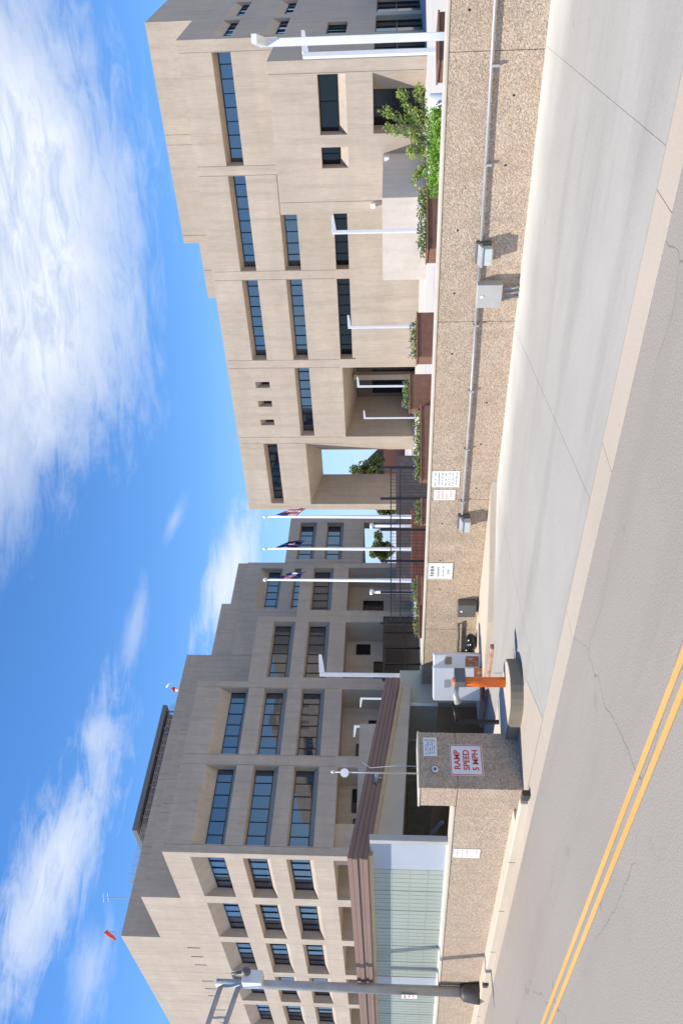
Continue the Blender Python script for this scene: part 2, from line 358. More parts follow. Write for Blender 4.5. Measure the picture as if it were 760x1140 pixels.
# facade: a wall sheet with real openings.  T(u, z, d) -> world, d = metres inward
def facade(bm, T, u0, u1, z0, z1, holes, mi=0):
    us = sorted({u0, u1, *[h[k] for h in holes for k in (0, 1)]}); zs = sorted({z0, z1, *[h[k] for h in holes for k in (2, 3)]})
    us = [u for u in us if u0 <= u <= u1]; zs = [z for z in zs if z0 <= z <= z1]
    vc = {}
    def V(u, z):
        if (u, z) not in vc: vc[(u, z)] = bm.verts.new(T(u, z, 0))
        return vc[(u, z)]
    for i in range(len(us)-1):
        for j in range(len(zs)-1):
            cu, cz = (us[i]+us[i+1])/2, (zs[j]+zs[j+1])/2
            if any(h[0] < cu < h[1] and h[2] < cz < h[3] for h in holes): continue
            f = bm.faces.new([V(us[i], zs[j]), V(us[i+1], zs[j]), V(us[i+1], zs[j+1]), V(us[i], zs[j+1])]); f.material_index = mi
    for h in holes:
        a, b, c, d = h[:4]; k = h[4] if len(h) > 4 else {}
        dep = k.get('d', 0.9); ia, ib, ic, id_ = a+k.get('l', 0), b-k.get('r', 0), c+k.get('b', 0), d-k.get('t', 0)
        O = [(a, c), (b, c), (b, d), (a, d)]; I = [(ia, ic), (ib, ic), (ib, id_), (ia, id_)]
        for q in range(4):
            if q == 0 and k.get('nofloor'): continue
            p, r_ = q, (q+1) % 4
            face(bm, [T(*O[p], 0), T(*O[r_], 0), T(*I[r_], dep), T(*I[p], dep)], k.get('rmi', mi))
        if k.get('cap'): face(bm, [T(*I[0], dep), T(*I[1], dep), T(*I[2], dep), T(*I[3], dep)], k.get('cmi', mi))
wr = random.Random(21)
def window(T, parent, h, nmul, mat='glass', hbar=(), slope=0.0):
    a, b, c, d = h[:4]; k = h[4]; dep = k.get('d', 0.9)
    ia, ib, ic, id_ = a+k.get('l', 0), b-k.get('r', 0), c+k.get('b', 0), d-k.get('t', 0)
    bm = nb()                                                           # panes never sit perfectly true
    for i in range(nmul):
        p0, p1 = ia+(ib-ia)*i/nmul, ia+(ib-ia)*(i+1)/nmul; q = [wr.uniform(-0.009, 0.009) for _ in range(3)]
        face(bm, [T(p0, ic, dep-0.02+q[0]), T(p1, ic, dep-0.02+q[1]), T(p1, id_, dep-0.02+q[1]+q[2]), T(p0, id_, dep-0.02+q[0]+q[2])])
    w = obj('window', bm, M[mat], parent, True)
    bm = nb(); s = 0.035
    def bar(x0, x1, y0, y1):
        pts = [T(x, y, dd) for dd in (dep-0.10, dep-0.025) for x, y in ((x0, y0), (x1, y0), (x1, y1), (x0, y1))]
        v = [bm.verts.new(p) for p in pts]
        for q in ((0, 1, 2, 3), (0, 4, 5, 1), (1, 5, 6, 2), (2, 6, 7, 3), (3, 7, 4, 0)): bm.faces.new([v[i] for i in q])
    bar(ia, ib, ic, ic+0.04); bar(ia, ib, id_-0.05, id_)
    for i in range(nmul+1):
        u = ia + (ib-ia)*i/nmul; u = min(max(u, ia+s/2), ib-s/2); bar(u-s/2, u+s/2, ic+0.041, id_-0.051)
    for z in hbar: bar(ia, ib, z-0.03, z+0.03)
    f = obj('frame', bm, M['frame'], w); f.location = (0, 0, 0)
    return w

# ------------------------------------------------------------------ ground
bm = nb()
gx, gy = [-900, -60, -19.6, 500], [-500, 8.55, 15.15, 1500]
for i in range(3):
    for j in range(3):
        if i == 1 and j == 1: continue
        face(bm, [(gx[i], gy[j], -0.02), (gx[i+1], gy[j], -0.02), (gx[i+1], gy[j+1], -0.02), (gx[i], gy[j+1], -0.02)])
struct('ground', bm, M['plaza'])
bm = nb(); face(bm, [(-400, -8, 0), (300, -8, 0), (300, 7.35, 0), (-400, 7.35, 0)]); struct('street', bm, M['asphalt'])
bm = nb()
for y in (4.27, 4.47): face(bm, [(-400, y, 0.004), (300, y, 0.004), (300, y+0.105, 0.004), (-400, y+0.105, 0.004)])
struct('yellow_centre_line', bm, M['yellow'])
bm = nb()                                                             # gutter pans, cut by joints every three metres
x = -150.0
while x < 120:
    box(bm, x+0.003, x+2.997, 7.355, 7.90 if x > -15.2 else 7.70, -0.1, 0.006, bev=0.004); x += 3.0
struct('gutter', bm, M['gutter'])
bm = nb()
xs = [-19.6, -15.75, -12.9, -8.5, -3.35, 3.2, 10.2, 60]
def apron_slab(a, b, sk):
    p = [(a+0.0008+sk[0], 7.906), (b-0.0008+sk[1], 7.906), (b-0.0008, 15.15), (a+0.0008, 15.15)]
    prism(bm, p, -0.1, 0.008, bev=0.003)
sk = [0, 0.0, 1.2, 1.6, 0.75, 0.7, 0.7, 0]
for i in range(7): apron_slab(xs[i], xs[i+1], (sk[i], sk[i+1]))
box(bm, -19.58, 60, 7.92, 15.14, -0.05, 0.003)
struct('concrete_apron', bm, M['apron'])
bm = nb(); prism(bm, [(-19.6, 7.906), (-11.75, 7.906), (-12.6, 9.3), (-13.4, 9.6), (-19.6, 9.6)], 0.0, 0.013); struct('beige_apron', bm, M['gutter'])
bm = nb(); prism(bm, [(-19.6, 8.56), (-60, 8.56), (-60, 15.14), (-19.6, 15.14)], [-0.3, -5.6, -5.6, -0.3], [0.0, -5.2, -5.2, 0.0])
face(bm, [(-60, 8.56, -6), (-60, 15.14, -6), (-60, 15.14, 3), (-60, 8.56, 3)])
struct('ramp', bm, M['dim'])
bm = nb()
x = -15.15
while x > -120:
    box(bm, x-2.39, x-0.006, 7.86, 8.1, -0.1, 0.135); x -= 2.4
struct('sidewalk', bm, M['kerb'])
bm = nb()
x = -14.2
while x > -120:
    box(bm, x-2.39, x-0.006, 7.70, 7.855, -0.1, 0.14, bev=0.02); x -= 2.4
struct('kerb', bm, M['kerb'])
bm = nb(); prism(bm, [(500, 15.5), (500, 600), (-500, 600), (-500, 15.5)], -0.1, 0.32); struct('plaza', bm, M['plaza'])
bm = nb()                                                             # low kerb that widens along the foot of the retaining wall
prism(bm, [(-12.6, 15.09), (-13.6, 14.55), (-14.5, 13.95), (-15.7, 13.35), (-17.1, 13.05), (-19.5, 12.95), (-19.5, 15.09)], -0.05, 0.15, bev=0.02)
struct('wall_kerb', bm, M['kerb'])

# ------------------------------------------------------------------ retaining wall along the apron
t = thing('retaining_wall', 'long low tan exposed aggregate wall between the concrete apron and the plaza', 'wall', (-8, 15.1, 0))
bm = nb()
Tw = lambda u, z, d: (u, 15.1+d, z)
joints = [(x, x+0.012) for x in (-18.1, -13.2, -8.35, -3.4, 1.5, 6.4, 11.3)]
facade(bm, Tw, -20.65, 40, -0.1, 1.58, [(a, b, -0.1, 1.58, dict(d=0.02, cap=True)) for a, b in joints])
box(bm, -20.65, 40, 15.16, 15.48, -0.1, 1.58)
face(bm, [(-20.65, 15.1, -0.1), (-20.65, 15.16, -0.1), (-20.65, 15.16, 1.58), (-20.65, 15.1, 1.58)])
rng = random.Random(3)
obj('wall', bm, M['agg'], t, True)
bm = nb(); box(bm, -20.68, 40, 15.085, 15.5, 1.581, 1.64, bev=0.012); obj('coping', bm, M['cap'], t, True)
for i in range(40):
    bm = nb()                                                   # form-tie holes
    px, pz = -19 + 1.25*i + rng.uniform(-0.1, 0.1), rng.choice((0.45, 1.25)) + rng.uniform(-0.05, 0.05)
    bmesh.ops.create_circle(bm, cap_ends=True, radius=0.022, segments=8, matrix=Matrix.Translation((px, 15.097, pz)) @ Matrix.Rotation(R(90), 4, 'X')); obj('tie_hole', bm, M['black'], t, True)

t = thing('ramp_wall', 'tan exposed aggregate wall with raised end pier beside the ramp mouth', 'wall', (-15, 8.3, 0))
bm = nb()
prism(bm, [(-15.08, 8.1), (-90, 8.1), (-90, 8.5), (-15.08, 8.5)], -0.1, [1.28, 0.62, 0.62, 1.28]); obj('wall', bm, M['agg'], t, True)
bm = nb(); prism(bm, [(-15.08, 8.085), (-90, 8.085), (-90, 8.52), (-15.08, 8.52)], [1.281, 0.621, 0.621, 1.281], [1.33, 0.67, 0.67, 1.33], bev=0.012); obj('coping', bm, M['cap'], t, True)
bm = nb()
box(bm, -15.075, -14.4, 8.09, 9.32, -0.1, 1.245, bev=0.012); box(bm, -15.06, -14.415, 8.105, 9.305, 1.2, 1.3); box(bm, -15.075, -14.4, 8.09, 9.32, 1.262, 1.97, bev=0.012)
obj('pier', bm, M['agg'], t, True)
bm = nb(); box(bm, -15.09, -14.385, 8.075, 9.335, 1.971, 2.01, bev=0.01); obj('pier_cap', bm, M['cap'], t, True)

# ------------------------------------------------------------------ office block on the right (three setbacks towards the street)
def T_front(Y): return lambda u, z, d: (u, Y+d, z)
def T_side(X): return lambda u, z, d: (X-d, u, z)
b1 = thing('office_building', 'pale tan stepped concrete office block behind the plaza with long strip windows and open portals', 'building', (-35, 66, 0.3))
ZB = 0.3
R1 = dict(d=0.95, t=0.28, b=0.05); R2 = dict(d=0.95, t=0.24, b=0.05)
E1 = dict(d=0.32, t=0.62, b=0.05)
T2, T3, T1 = T_front(64.8), T_front(58.0), T_front(71.2)
w_m2 = []
for a, b in ((-21.95, -14.05), (-30.7, -22.75), (-39.45, -31.55), (-57.1, -49.15)): w_m2.append((a, b, 14.08, 15.45, R1))
for a, b in ((-30.7, -22.75), (-39.45, -31.55), (-48.15, -40.35)): w_m2.append((a, b, 10.25, 11.62, R2))
for a, b in ((-30.7, -22.75), (-39.45, -31.55)): w_m2.append((a, b, 5.9, 7.28, dict(d=0.95)))
for u in (-42.15, -44.3, -46.5): w_m2.append((u-0.34, u+0.34, 14.1, 15.45, dict(d=0.7, t=0.5, cap=False)))
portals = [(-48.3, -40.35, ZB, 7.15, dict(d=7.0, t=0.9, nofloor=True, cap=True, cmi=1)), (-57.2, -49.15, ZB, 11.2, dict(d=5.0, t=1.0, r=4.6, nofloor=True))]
def vgrooves(us, z0, z1): return [(u, u+0.035, z0, z1, dict(d=0.04, cap=True)) for u in us]
g2 = vgrooves((-14.03, -22.0, -22.73, -30.75, -31.53, -39.5, -40.33, -48.35, -49.13), 7.4, 17.75)
bm = nb()
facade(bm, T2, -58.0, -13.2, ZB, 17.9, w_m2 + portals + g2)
# body of the middle mass
face(bm, [(-58, 64.8, ZB), (-58, 64.8, 17.9), (-58, 69.8, 17.9), (-58, 69.8, ZB)])
face(bm, [(-58, 64.8, 17.9), (-13.2, 64.8, 17.9), (-13.2, 72, 17.9), (-58, 72, 17.9)])
facade(bm, lambda u, z, d: (u, 69.8, z), -58, -48.7, ZB, 17.9, [(-57.2, -53.75, ZB, 10.2, dict(d=0, nofloor=True))])
face(bm, [(-48.7, 69.8, ZB), (-48.7, 69.8, 17.9), (-48.7, 98, 17.9), (-48.7, 98, ZB)])
face(bm, [(-48.7, 72, 17.9), (-13.2, 72, 17.9), (-13.2, 98, 17.9), (-48.7, 98, 17.9)])
face(bm, [(-48.7, 98, ZB), (-48.7, 98, 17.9), (-13.2, 98, 17.9), (-13.2, 98, ZB)])
# end wall
e2 = [(65.6, 70.9, 14.08, 15.45, E1), (65.6, 70.9, 10.25, 11.62, E1), (65.2, 68.9, 5.8, 7.25, dict(d=0.3))]
e1 = [(72.3, 77.6, 14.08, 15.45, E1), (79.0, 84.3, 14.08, 15.45, E1), (85.7, 91, 14.08, 15.45, E1), (72.3, 77.6, 10.25, 11.62, E1), (79.0, 84.3, 10.25, 11.62, E1), (85.7, 91, 10.25, 11.62, E1)]
eg = (59.0, 64.2, ZB, 3.75, dict(d=0.45, nofloor=True)); eg2 = (65.2, 70.6, ZB, 3.75, dict(d=0.45, nofloor=True)); eg3 = (71.9, 77.4, ZB, 3.75, dict(d=0.45, nofloor=True))
TS = T_side(-13.2)
facade(bm, TS, 64.8, 71.2, ZB, 17.9, e2 + [eg2]); facade(bm, TS, 71.2, 98, ZB, 21.6, e1 + [eg3])
walls = obj('wall', bm, [M['tan'], M['portal_shade']], b1, True)
bm = nb()
w_m3 = [(-17.8, -14.05, 5.55, 7.4, dict(d=0.9, b=0.62)), (-20.0, -18.6, 5.55, 7.4, dict(d=0.9, b=0.62))]
p3 = (-17.8, -14.05, ZB, 3.8, dict(d=1.9, r=1.5, nofloor=True))
facade(bm, T3, -23.2, -13.2, ZB, 10.6, w_m3 + [p3] + vgrooves((-13.98,), 0.5, 10.55) + vgrooves((-22.35,), ZB, 10.55))
facade(bm, TS, 58.0, 64.8, ZB, 10.6, [eg])
face(bm, [(-23.2, 58, ZB), (-23.2, 58, 10.6), (-23.2, 64.8, 10.6), (-23.2, 64.8, ZB)])
face(bm, [(-23.2, 58, 10.6), (-13.2, 58, 10.6), (-13.2, 64.8, 10.6), (-23.2, 64.8, 10.6)])
obj('lower_wing', bm, M['tan'], b1, True)
bm = nb()
facade(bm, T1, -30.9, -13.2, 17.8, 21.6, vgrooves((-21.5, -22.3, -30.2), 17.8, 21.55))
facade(bm, T1, -36.4, -30.9, 17.8, 20.2, vgrooves((-33.6,), 17.8, 20.15))
face(bm, [(-30.9, 71.2, 21.6), (-13.2, 71.2, 21.6), (-13.2, 98, 21.6), (-30.9, 98, 21.6)]); face(bm, [(-30.9, 71.2, 17.8), (-30.9, 71.2, 21.6), (-30.9, 98, 21.6), (-30.9, 98, 17.8)])
face(bm, [(-36.4, 71.2, 20.2), (-30.9, 71.2, 20.2), (-30.9, 98, 20.2), (-36.4, 98, 20.2)]); face(bm, [(-36.4, 71.2, 17.8), (-36.4, 71.2, 20.2), (-36.4, 98, 20.2), (-36.4, 98, 17.8)])
face(bm, [(-36.4, 98, 17.8), (-13.2, 98, 17.8), (-13.2, 98, 20.2), (-36.4, 98, 20.2)])
obj('penthouse', bm, M['tan'], b1, True)
for h in w_m2:
    n = 8 if h[1]-h[0] > 3 else 1
    window(T2, b1, h, n, 'glass' if h[2] > 9 else 'darkglass')
for h in e2: window(TS, b1, h, 4)
for h in e1: window(TS, b1, h, 4)
for h in (eg, eg2, eg3): window(TS, b1, h, 3, 'darkglass', (2.2,))
for h in w_m3: window(T3, b1, h, 2, 'darkglass')
window(T3, b1, p3, 2, 'darkglass', (2.6,))
# glazed doors at the back of the deep portal
bm = nb(); face(bm, [(-47.8, 71.75, ZB), (-45.0, 71.75, ZB), (-45.0, 71.75, 4.6), (-47.8, 71.75, 4.6)]); face(bm, [(-43.8, 71.75, ZB), (-41.3, 71.75, ZB), (-41.3, 71.75, 5.4), (-43.8, 71.75, 5.4)])
obj('door', bm, M['darkglass'], b1, True)
for x in (-44.4, -41.0):
    bm = nb(); box(bm, x-0.3, x+0.3, 69.4, 70.0, ZB, 6.4); obj('column', bm, M['tan'], b1, True)
bm = nb()                                                             # one-storey annex in front of the middle mass
prism(bm, [(-24.9, 62.6), (-24.9, 64.79), (-38.6, 64.79), (-38.0, 62.6)], ZB, 6.05); obj('annex', bm, M['tan'], b1, True)
bm = nb(); prism(bm, [(-19.1, 50), (-19.1, 57.98), (-24.5, 57.98), (-24.5, 50)], ZB, 3.15); obj('porch', bm, M['tan2'], b1, True)
for p, nrm in (((-22.6, 57.9, 3.9), 0), ((-19.0, 56.6, 2.9), 1)):
    bm = nb(); box(bm, p[0]-0.18, p[0]+0.18, p[1]-0.22, p[1]+0.08, p[2]-0.16, p[2]+0.16, bev=0.04); obj('wall_light', bm, M['white'], b1, True)

# ------------------------------------------------------------------ stepped tower block on the left
b2 = thing('tower_block', 'tall brown concrete tower stepping up to the left with shaded front and sunlit end', 'building', (-90, 50, 0.3))
XA, XB, XC, YF = -69.5, -79.1, -89.0, 32.4
def r1(a, b): return (a, b, 17.35, 20.4, dict(d=0.95, t=1.15, b=0.45))
def r2(a, b): return (a, b, 13.3, 15.72, dict(d=0.95, t=0.12, b=0.6))
def r3(a, b): return (a, b, 9.45, 11.85, dict(d=0.95, t=0.12, b=0.55))
def gr(a, b, rmi=0): return (a, b, ZB, 7.7, dict(d=3.4, nofloor=True, cap=True))
A = T_side(XA)
bays = [(33.2, 41.0), (42.2, 49.9), (51.3, 58.9), (60.6, 67.3)]
wa = [r1(*bays[0]), r1(*bays[1]), r2(*bays[0]), r2(*bays[1]), r3(*bays[0]), r3(*bays[1])]
bm = nb()
def sg(us, z0, z1): return [(u, u+0.04, z0, z1, dict(d=0.05, cap=True)) for u in us]
facade(bm, A, YF, 50.7, ZB, 22.8, wa + [gr(*bays[0]), gr(*bays[1])] + sg((33.1, 41.05, 42.1, 49.95), 8.0, 22.75))
wa2 = [r2(*bays[2]), r3(*bays[2])]; facade(bm, A, 50.7, 59.6, ZB, 17.6, wa2 + [gr(*bays[2])])
wa3 = [r3(*bays[3])]; facade(bm, A, 59.6, 68.0, ZB, 13.3, wa3 + [gr(*bays[3])])
# roofs and ends of the front mass
for y0, y1, z in ((YF, 50.7, 22.8), (50.7, 59.6, 17.6), (59.6, 68.0, 13.3)):
    face(bm, [(XA, y0, z), (XA, y1, z), (XB, y1, z), (XB, y0, z)])
face(bm, [(XA, 50.7, 17.6), (XB, 50.7, 17.6), (XB, 50.7, 22.8), (XA, 50.7, 22.8)]); face(bm, [(XA, 59.6, 13.3), (XB, 59.6, 13.3), (XB, 59.6, 17.6), (XA, 59.6, 17.6)])
face(bm, [(XA, 68, ZB), (XB, 68, ZB), (XB, 68, 13.3), (XA, 68, 13.3)])
Ff = T_front(YF)
def fr(a, b, r, sr): return (a, b) + r(0, 0)[2:4] + (dict(r(0, 0)[4]),)
colA = [(-78.5, -70.35)]; colB = [(-88.3, -80.0)]; colC = [(-98.0-9.6*k, -89.7-9.6*k) for k in range(5)]
def rows(cols, ra=(r1, r2, r3)): return [r(*c) for c in cols for r in ra]
fA, fB, fC = rows(colA), rows(colB), rows(colC)
facade(bm, Ff, XB, XA, ZB, 22.8, fA + [gr(*c) for c in colA])
obj('wall', bm, M['tan'], b2, True)
bm = nb()
facade(bm, Ff, XC, XB, ZB, 26.7, fB + [gr(*c) for c in colB])
Bm = T_side(XB)
facade(bm, Bm, YF, 60.5, 12, 26.7, sg((41.0, 42.0, 50.4, 51.0, 59.0), 22.9, 26.6))
facade(bm, Bm, 60.5, 77.5, ZB, 22.3, [r1(69.2, 76.4), r2(69.2, 76.4), r3(69.2, 76.4), gr(69.2, 76.4)] + sg((61.5, 68.6), 13.5, 22.2))
for y0, y1, z in ((YF, 60.5, 26.7), (60.5, 77.5, 22.3)): face(bm, [(XB, y0, z), (XB, y1, z), (XC, y1, z), (XC, y0, z)])
face(bm, [(XB, 60.5, 22.3), (XC, 60.5, 22.3), (XC, 60.5, 26.7), (XB, 60.5, 26.7)]); face(bm, [(XB, 77.5, ZB), (XC, 77.5, ZB), (XC, 77.5, 22.3), (XB, 77.5, 22.3)])
obj('middle_tier', bm, M['tan'], b2, True)
bm = nb()
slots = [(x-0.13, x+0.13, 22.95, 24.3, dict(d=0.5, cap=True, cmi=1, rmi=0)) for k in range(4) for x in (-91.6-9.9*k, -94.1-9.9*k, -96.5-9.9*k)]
facade(bm, Ff, -137, XC, ZB, 30.9, fC + [gr(*c) for c in colC] + slots + sg((-98.85, -108.45, -118.05, -127.65), 8.0, 30.8))
Cm = T_side(XC)
facade(bm, Cm, YF, 69.3, 20, 30.9, sg((41.2, 42.0, 50.4, 51.2, 60), 26.8, 30.8)); facade(bm, Cm, 69.3, 78.7, 15, 27.5, []); facade(bm, Cm, 78.7, 87, 15, 26.2, [])
for y0, y1, z in ((YF, 69.3, 30.9), (69.3, 78.7, 27.5), (78.7, 87, 26.2)): face(bm, [(XC, y0, z), (XC, y1, z), (-137, y1, z), (-137, y0, z)])
face(bm, [(XC, 69.3, 27), (-137, 69.3, 27), (-137, 69.3, 30.9), (XC, 69.3, 30.9)]); face(bm, [(XC, 78.7, 26), (-137, 78.7, 26), (-137, 78.7, 27.5), (XC, 78.7, 27.5)])
face(bm, [(XC, 87, ZB), (-137, 87, ZB), (-137, 87, 26.2), (XC, 87, 26.2)]); face(bm, [(-137, YF, ZB), (-137, 87, ZB), (-137, 87, 30.9), (-137, YF, 30.9)])
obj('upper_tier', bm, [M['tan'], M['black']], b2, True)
bm = nb()                                                             # far wing on stilts
ww = [r2(78.2, 85.6), r3(78.2, 85.6)]
facade(bm, Bm, 77.52, 86.5, 6.6, 17.2, ww)
face(bm, [(XB, 77.52, 17.2), (XB, 86.5, 17.2), (XC+0.02, 86.5, 17.2), (XC+0.02, 77.52, 17.2)]); face(bm, [(XB, 86.5, 6.6), (XC+0.02, 86.5, 6.6), (XC+0.02, 86.5, 17.2), (XB, 86.5, 17.2)])
face(bm, [(XB, 77.52, 6.6), (XB, 86.5, 6.6), (XC+0.02, 86.5, 6.6), (XC+0.02, 77.52, 6.6)])
box(bm, XB-1.2, XB-0.02, 85.6, 86.48, ZB, 6.59)
obj('far_wing', bm, M['tan'], b2, True)
for h in wa + wa2 + wa3: window(A, b2, h, 6, 'glass')
for h in (r1(69.2, 76.4), r2(69.2, 76.4), r3(69.2, 76.4)): window(Bm, b2, h, 6)
for h in ww: window(Bm, b2, h, 4)
for h in fA + fB + fC: window(Ff, b2, h, 6)
def gwin(T, a, b, c, d, n):
    return window(T, b2, (a, b, c, d, dict(d=3.36)), n, 'darkglass', ())
for a, b, c, d, n in ((34.4, 37.6, 1.2, 6.2, 3), (38.2, 40.6, 4.3, 6.4, 2), (43.0, 45.6, 3.9, 6.2, 2), (46.4, 48.4, ZB, 5.0, 2), (52.0, 56.0, ZB, 4.6, 3), (57.0, 58.4, 5.0, 6.6, 1), (62, 65, 3.6, 6.0, 2)): gwin(A, a, b, c, d, n)
for c in colA + colB + colC: gwin(Ff, c[0]+1, c[1]-1.2, 3.4, 7.0, 4)
# roof platform
hp = thing('roof_platform', 'dark flat platform on posts overhanging the roof of the tall tower', 'platform', (-97, 52, 30.9))
bm = nb(); box(bm, -106, -89.2, 44, 61.2, 32.0, 32.6, bev=0.05); obj('deck', bm, M['roofgrey'], hp, True)
bm = nb()
for y in (46, 50, 54, 58, 60.5): tube(bm, [(-89.7, y, 30.9), (-89.7, y, 31.99)], 0.12, 8)
box(bm, -104, -90.4, 45, 60.5, 30.91, 31.99); obj('support', bm, M['fascia'], hp, True)
bm = nb()
y = 38.0
while y < 61.6:
    tube(bm, [(-89.15, y, 30.9), (-89.15, y, 31.5)], 0.03, 6); y += 0.95
for z in (31.1, 31.3, 31.5): tube(bm, [(-89.15, 38, z), (-89.15, 61.4, z)], 0.025, 6)
obj('railing', bm, M['galv'], hp, True)
ws = thing('windsock', 'red windsock on a thin mast at the tower roof corner', 'windsock', (-90.2, 33.2, 30.9))
bm = nb(); tube(bm, [(0, 0, 0), (0, 0, 2.2)], 0.04, 6); obj('mast', bm, M['galv'], ws)
bm = nb(); tube(bm, [(0.05, 0, 2.1), (-0.2, -0.15, 1.9), (-0.5, -0.35, 1.35), (-0.75, -0.5, 1.1)], [0.24, 0.22, 0.17, 0.12], 10); obj('sock', bm, M['sock'], ws)
an = thing('roof_antenna', 'thin whip antenna with short cross bars beside the roof windsock', 'antenna', (-89.6, 36.5, 30.9))
bm = nb(); tube(bm, [(0, 0, 0), (0, 0, 3.2)], 0.045, 6)
for z in (2.6, 3.1): tube(bm, [(-0.5, -0.3, z), (0.5, 0.3, z)], 0.03, 5)
obj('mast', bm, M['galv'], an)
an2 = thing('roof_vent', 'small white and red vent gear at the roof edge beyond the platform', 'vent', (-90, 64.2, 30.9))
bm = nb(); tube(bm, [(0, 0, 0), (0, 0, 0.9)], 0.25, 8); tube(bm, [(0.6, 0.6, 0), (0.6, 0.6, 1.6), (0.2, 0.2, 2.0)], 0.12, 8); obj('pipe', bm, M['white'], an2)
bm = nb(); ball(bm, (0, 0, 1.0), 0.35, 8); obj('cowl', bm, M['red'], an2)

# ------------------------------------------------------------------ canopy over the ramp
cn = thing('ramp_canopy', 'flat brown board-edged canopy roofing the garage ramp above pale glazed screens', 'canopy', (-25, 11, 3))
P0, P1, Q1, Q0 = (-17.5, 8.12), (-20.35, 15.05), (-75, 15.05), (-75, 8.12)
zt, zb = (3.50, 2.72, 2.72, 3.50), (3.05, 2.30, 2.30, 3.05)
bm = nb()
for k in range(4):                                                    # four lapped boards round the edge
    a, b = k/4, (k+1)/4 - 0.02
    off = 0.03 if k % 2 == 0 else 0.0
    poly = [(P0[0]+off, P0[1]-off), (P1[0]+off, P1[1]), Q1, (Q0[0], Q0[1]-off)]
    lo = [zb[i] + (zt[i]-zb[i])*a for i in range(4)]; hi = [zb[i] + (zt[i]-zb[i])*b for i in range(4)]
    prism(bm, poly, lo, hi)
prism(bm, [(-17.54, 8.16), (-20.39, 15.0), (-74.9, 15.0), (-74.9, 8.16)], [z+0.02 for z in zb], [z-0.03 for z in zt])
obj('fascia', bm, M['fascia'], cn, True)
bm = nb(); prism(bm, [(-17.75, 8.3), (-20.5, 14.9), (-74, 14.9), (-74, 8.3)], [z-0.10 for z in zb], [z-0.004 for z in zb]); 
prism(bm, [(-18.0, 8.6), (-20.6, 14.9), (-74, 14.9), (-74, 8.6)], [2.30, 1.95, 1.95, 2.30], [2.945, 2.195, 2.195, 2.945])
obj('soffit', bm, M['soffit'], cn, True)
bm = nb(); box(bm, -75, -20.7, 14.3, 14.42, 1.15, 2.3)
for x in range(12): box(bm, -22.6-2.4*x, -22.5-2.4*x, 14.24, 14.3, 1.15, 2.3)
obj('back_panel', bm, M['panel'], cn, True)
bm = nb(); box(bm, -20.9, -20.7, 14.43, 15.6, -0.1, 2.28); obj('return_panel', bm, M['soffit'], cn, True)
bm = nb(); box(bm, -75, -20.66, 15.06, 15.3, -6, 1.3); face(bm, [(-75, 8.52, -6), (-19.6, 8.52, -6), (-19.6, 8.52, 0), (-75, 8.52, 0)]); obj('ramp_side', bm, M['dim'], cn, True)
bm = nb(); tube(bm, [(-17.3, 8.9, 1.4), (-20.6, 9.2, 2.4), (-21.5, 9.3, 2.75)], 0.045, 8); tube(bm, [(-22.3, 9.3, -0.5), (-22.3, 9.3, 2.5)], 0.07, 8); obj('brace', bm, M['dgrey'], cn, True)
gs = thing('glazed_screen', 'pale frosted glass screen standing on the ramp wall under the brown canopy', 'glass screen', (-17.2, 8.4, 1.3))
widths = [1.35] + [1.13]*6 + [0.95] + [1.13]*5 + [1.13]*16
x = -17.25
def wtop(x): return 1.33 - 0.66*(-15.08-x)/74.92
for i, w in enumerate(widths):
    bm = nb(); blue = i in (0, 7)
    x2 = x-w
    prism(bm, [(x-0.012, 8.40), (x2+0.012, 8.40), (x2+0.012, 8.43), (x-0.012, 8.43)], [wtop(x)+0.03, wtop(x2)+0.03, wtop(x2)+0.03, wtop(x)+0.03], 3.0)
    gp = obj('glass_panel', bm, M['frostblue' if blue else 'frost'], gs, True); lines = nb()
    if not blue:
        for z in (1.28, 1.70, 2.12, 2.54):
            if z > wtop(x)+0.06: box(lines, x2+0.012, x-0.012, 8.392, 8.399, z-0.008, z+0.008)
        for q in range(1, 5): box(lines, x-w*q/5-0.004, x-w*q/5+0.004, 8.394, 8.399, wtop(x)+0.05, 2.98)
    box(lines, x2-0.012, x2+0.012, 8.385, 8.44, wtop(x2)+0.02, 2.99)
    if not blue: obj('glazing_bar', lines, M['grey'], gp)
    x = x2
bm = nb(); box(bm, -17.24, -17.08, 8.34, 8.48, 1.31, 3.0, bev=0.01); obj('end_post', bm, M['grey'], gs, True)
bm = nb(); prism(bm, [(-17.25, 8.36), (-51, 8.36), (-51, 8.46), (-17.25, 8.46)], [wtop(-17.25)-0.0+0.002, wtop(-51)+0.002, wtop(-51)+0.002, wtop(-17.25)+0.002], [wtop(-17.25)+0.028, wtop(-51)+0.028, wtop(-51)+0.028, wtop(-17.25)+0.028]); obj('sill', bm, M['white'], gs, True)
bm = nb(); prism(bm, [(-32.0, 15.6), (-50, 15.6), (-50, 21.1), (-32.0, 21.1)], 0.32, 4.0); tag(obj('plaza_block', bm, M['tan']), 'plain tan concrete block rising behind the brown canopy', 'concrete block')

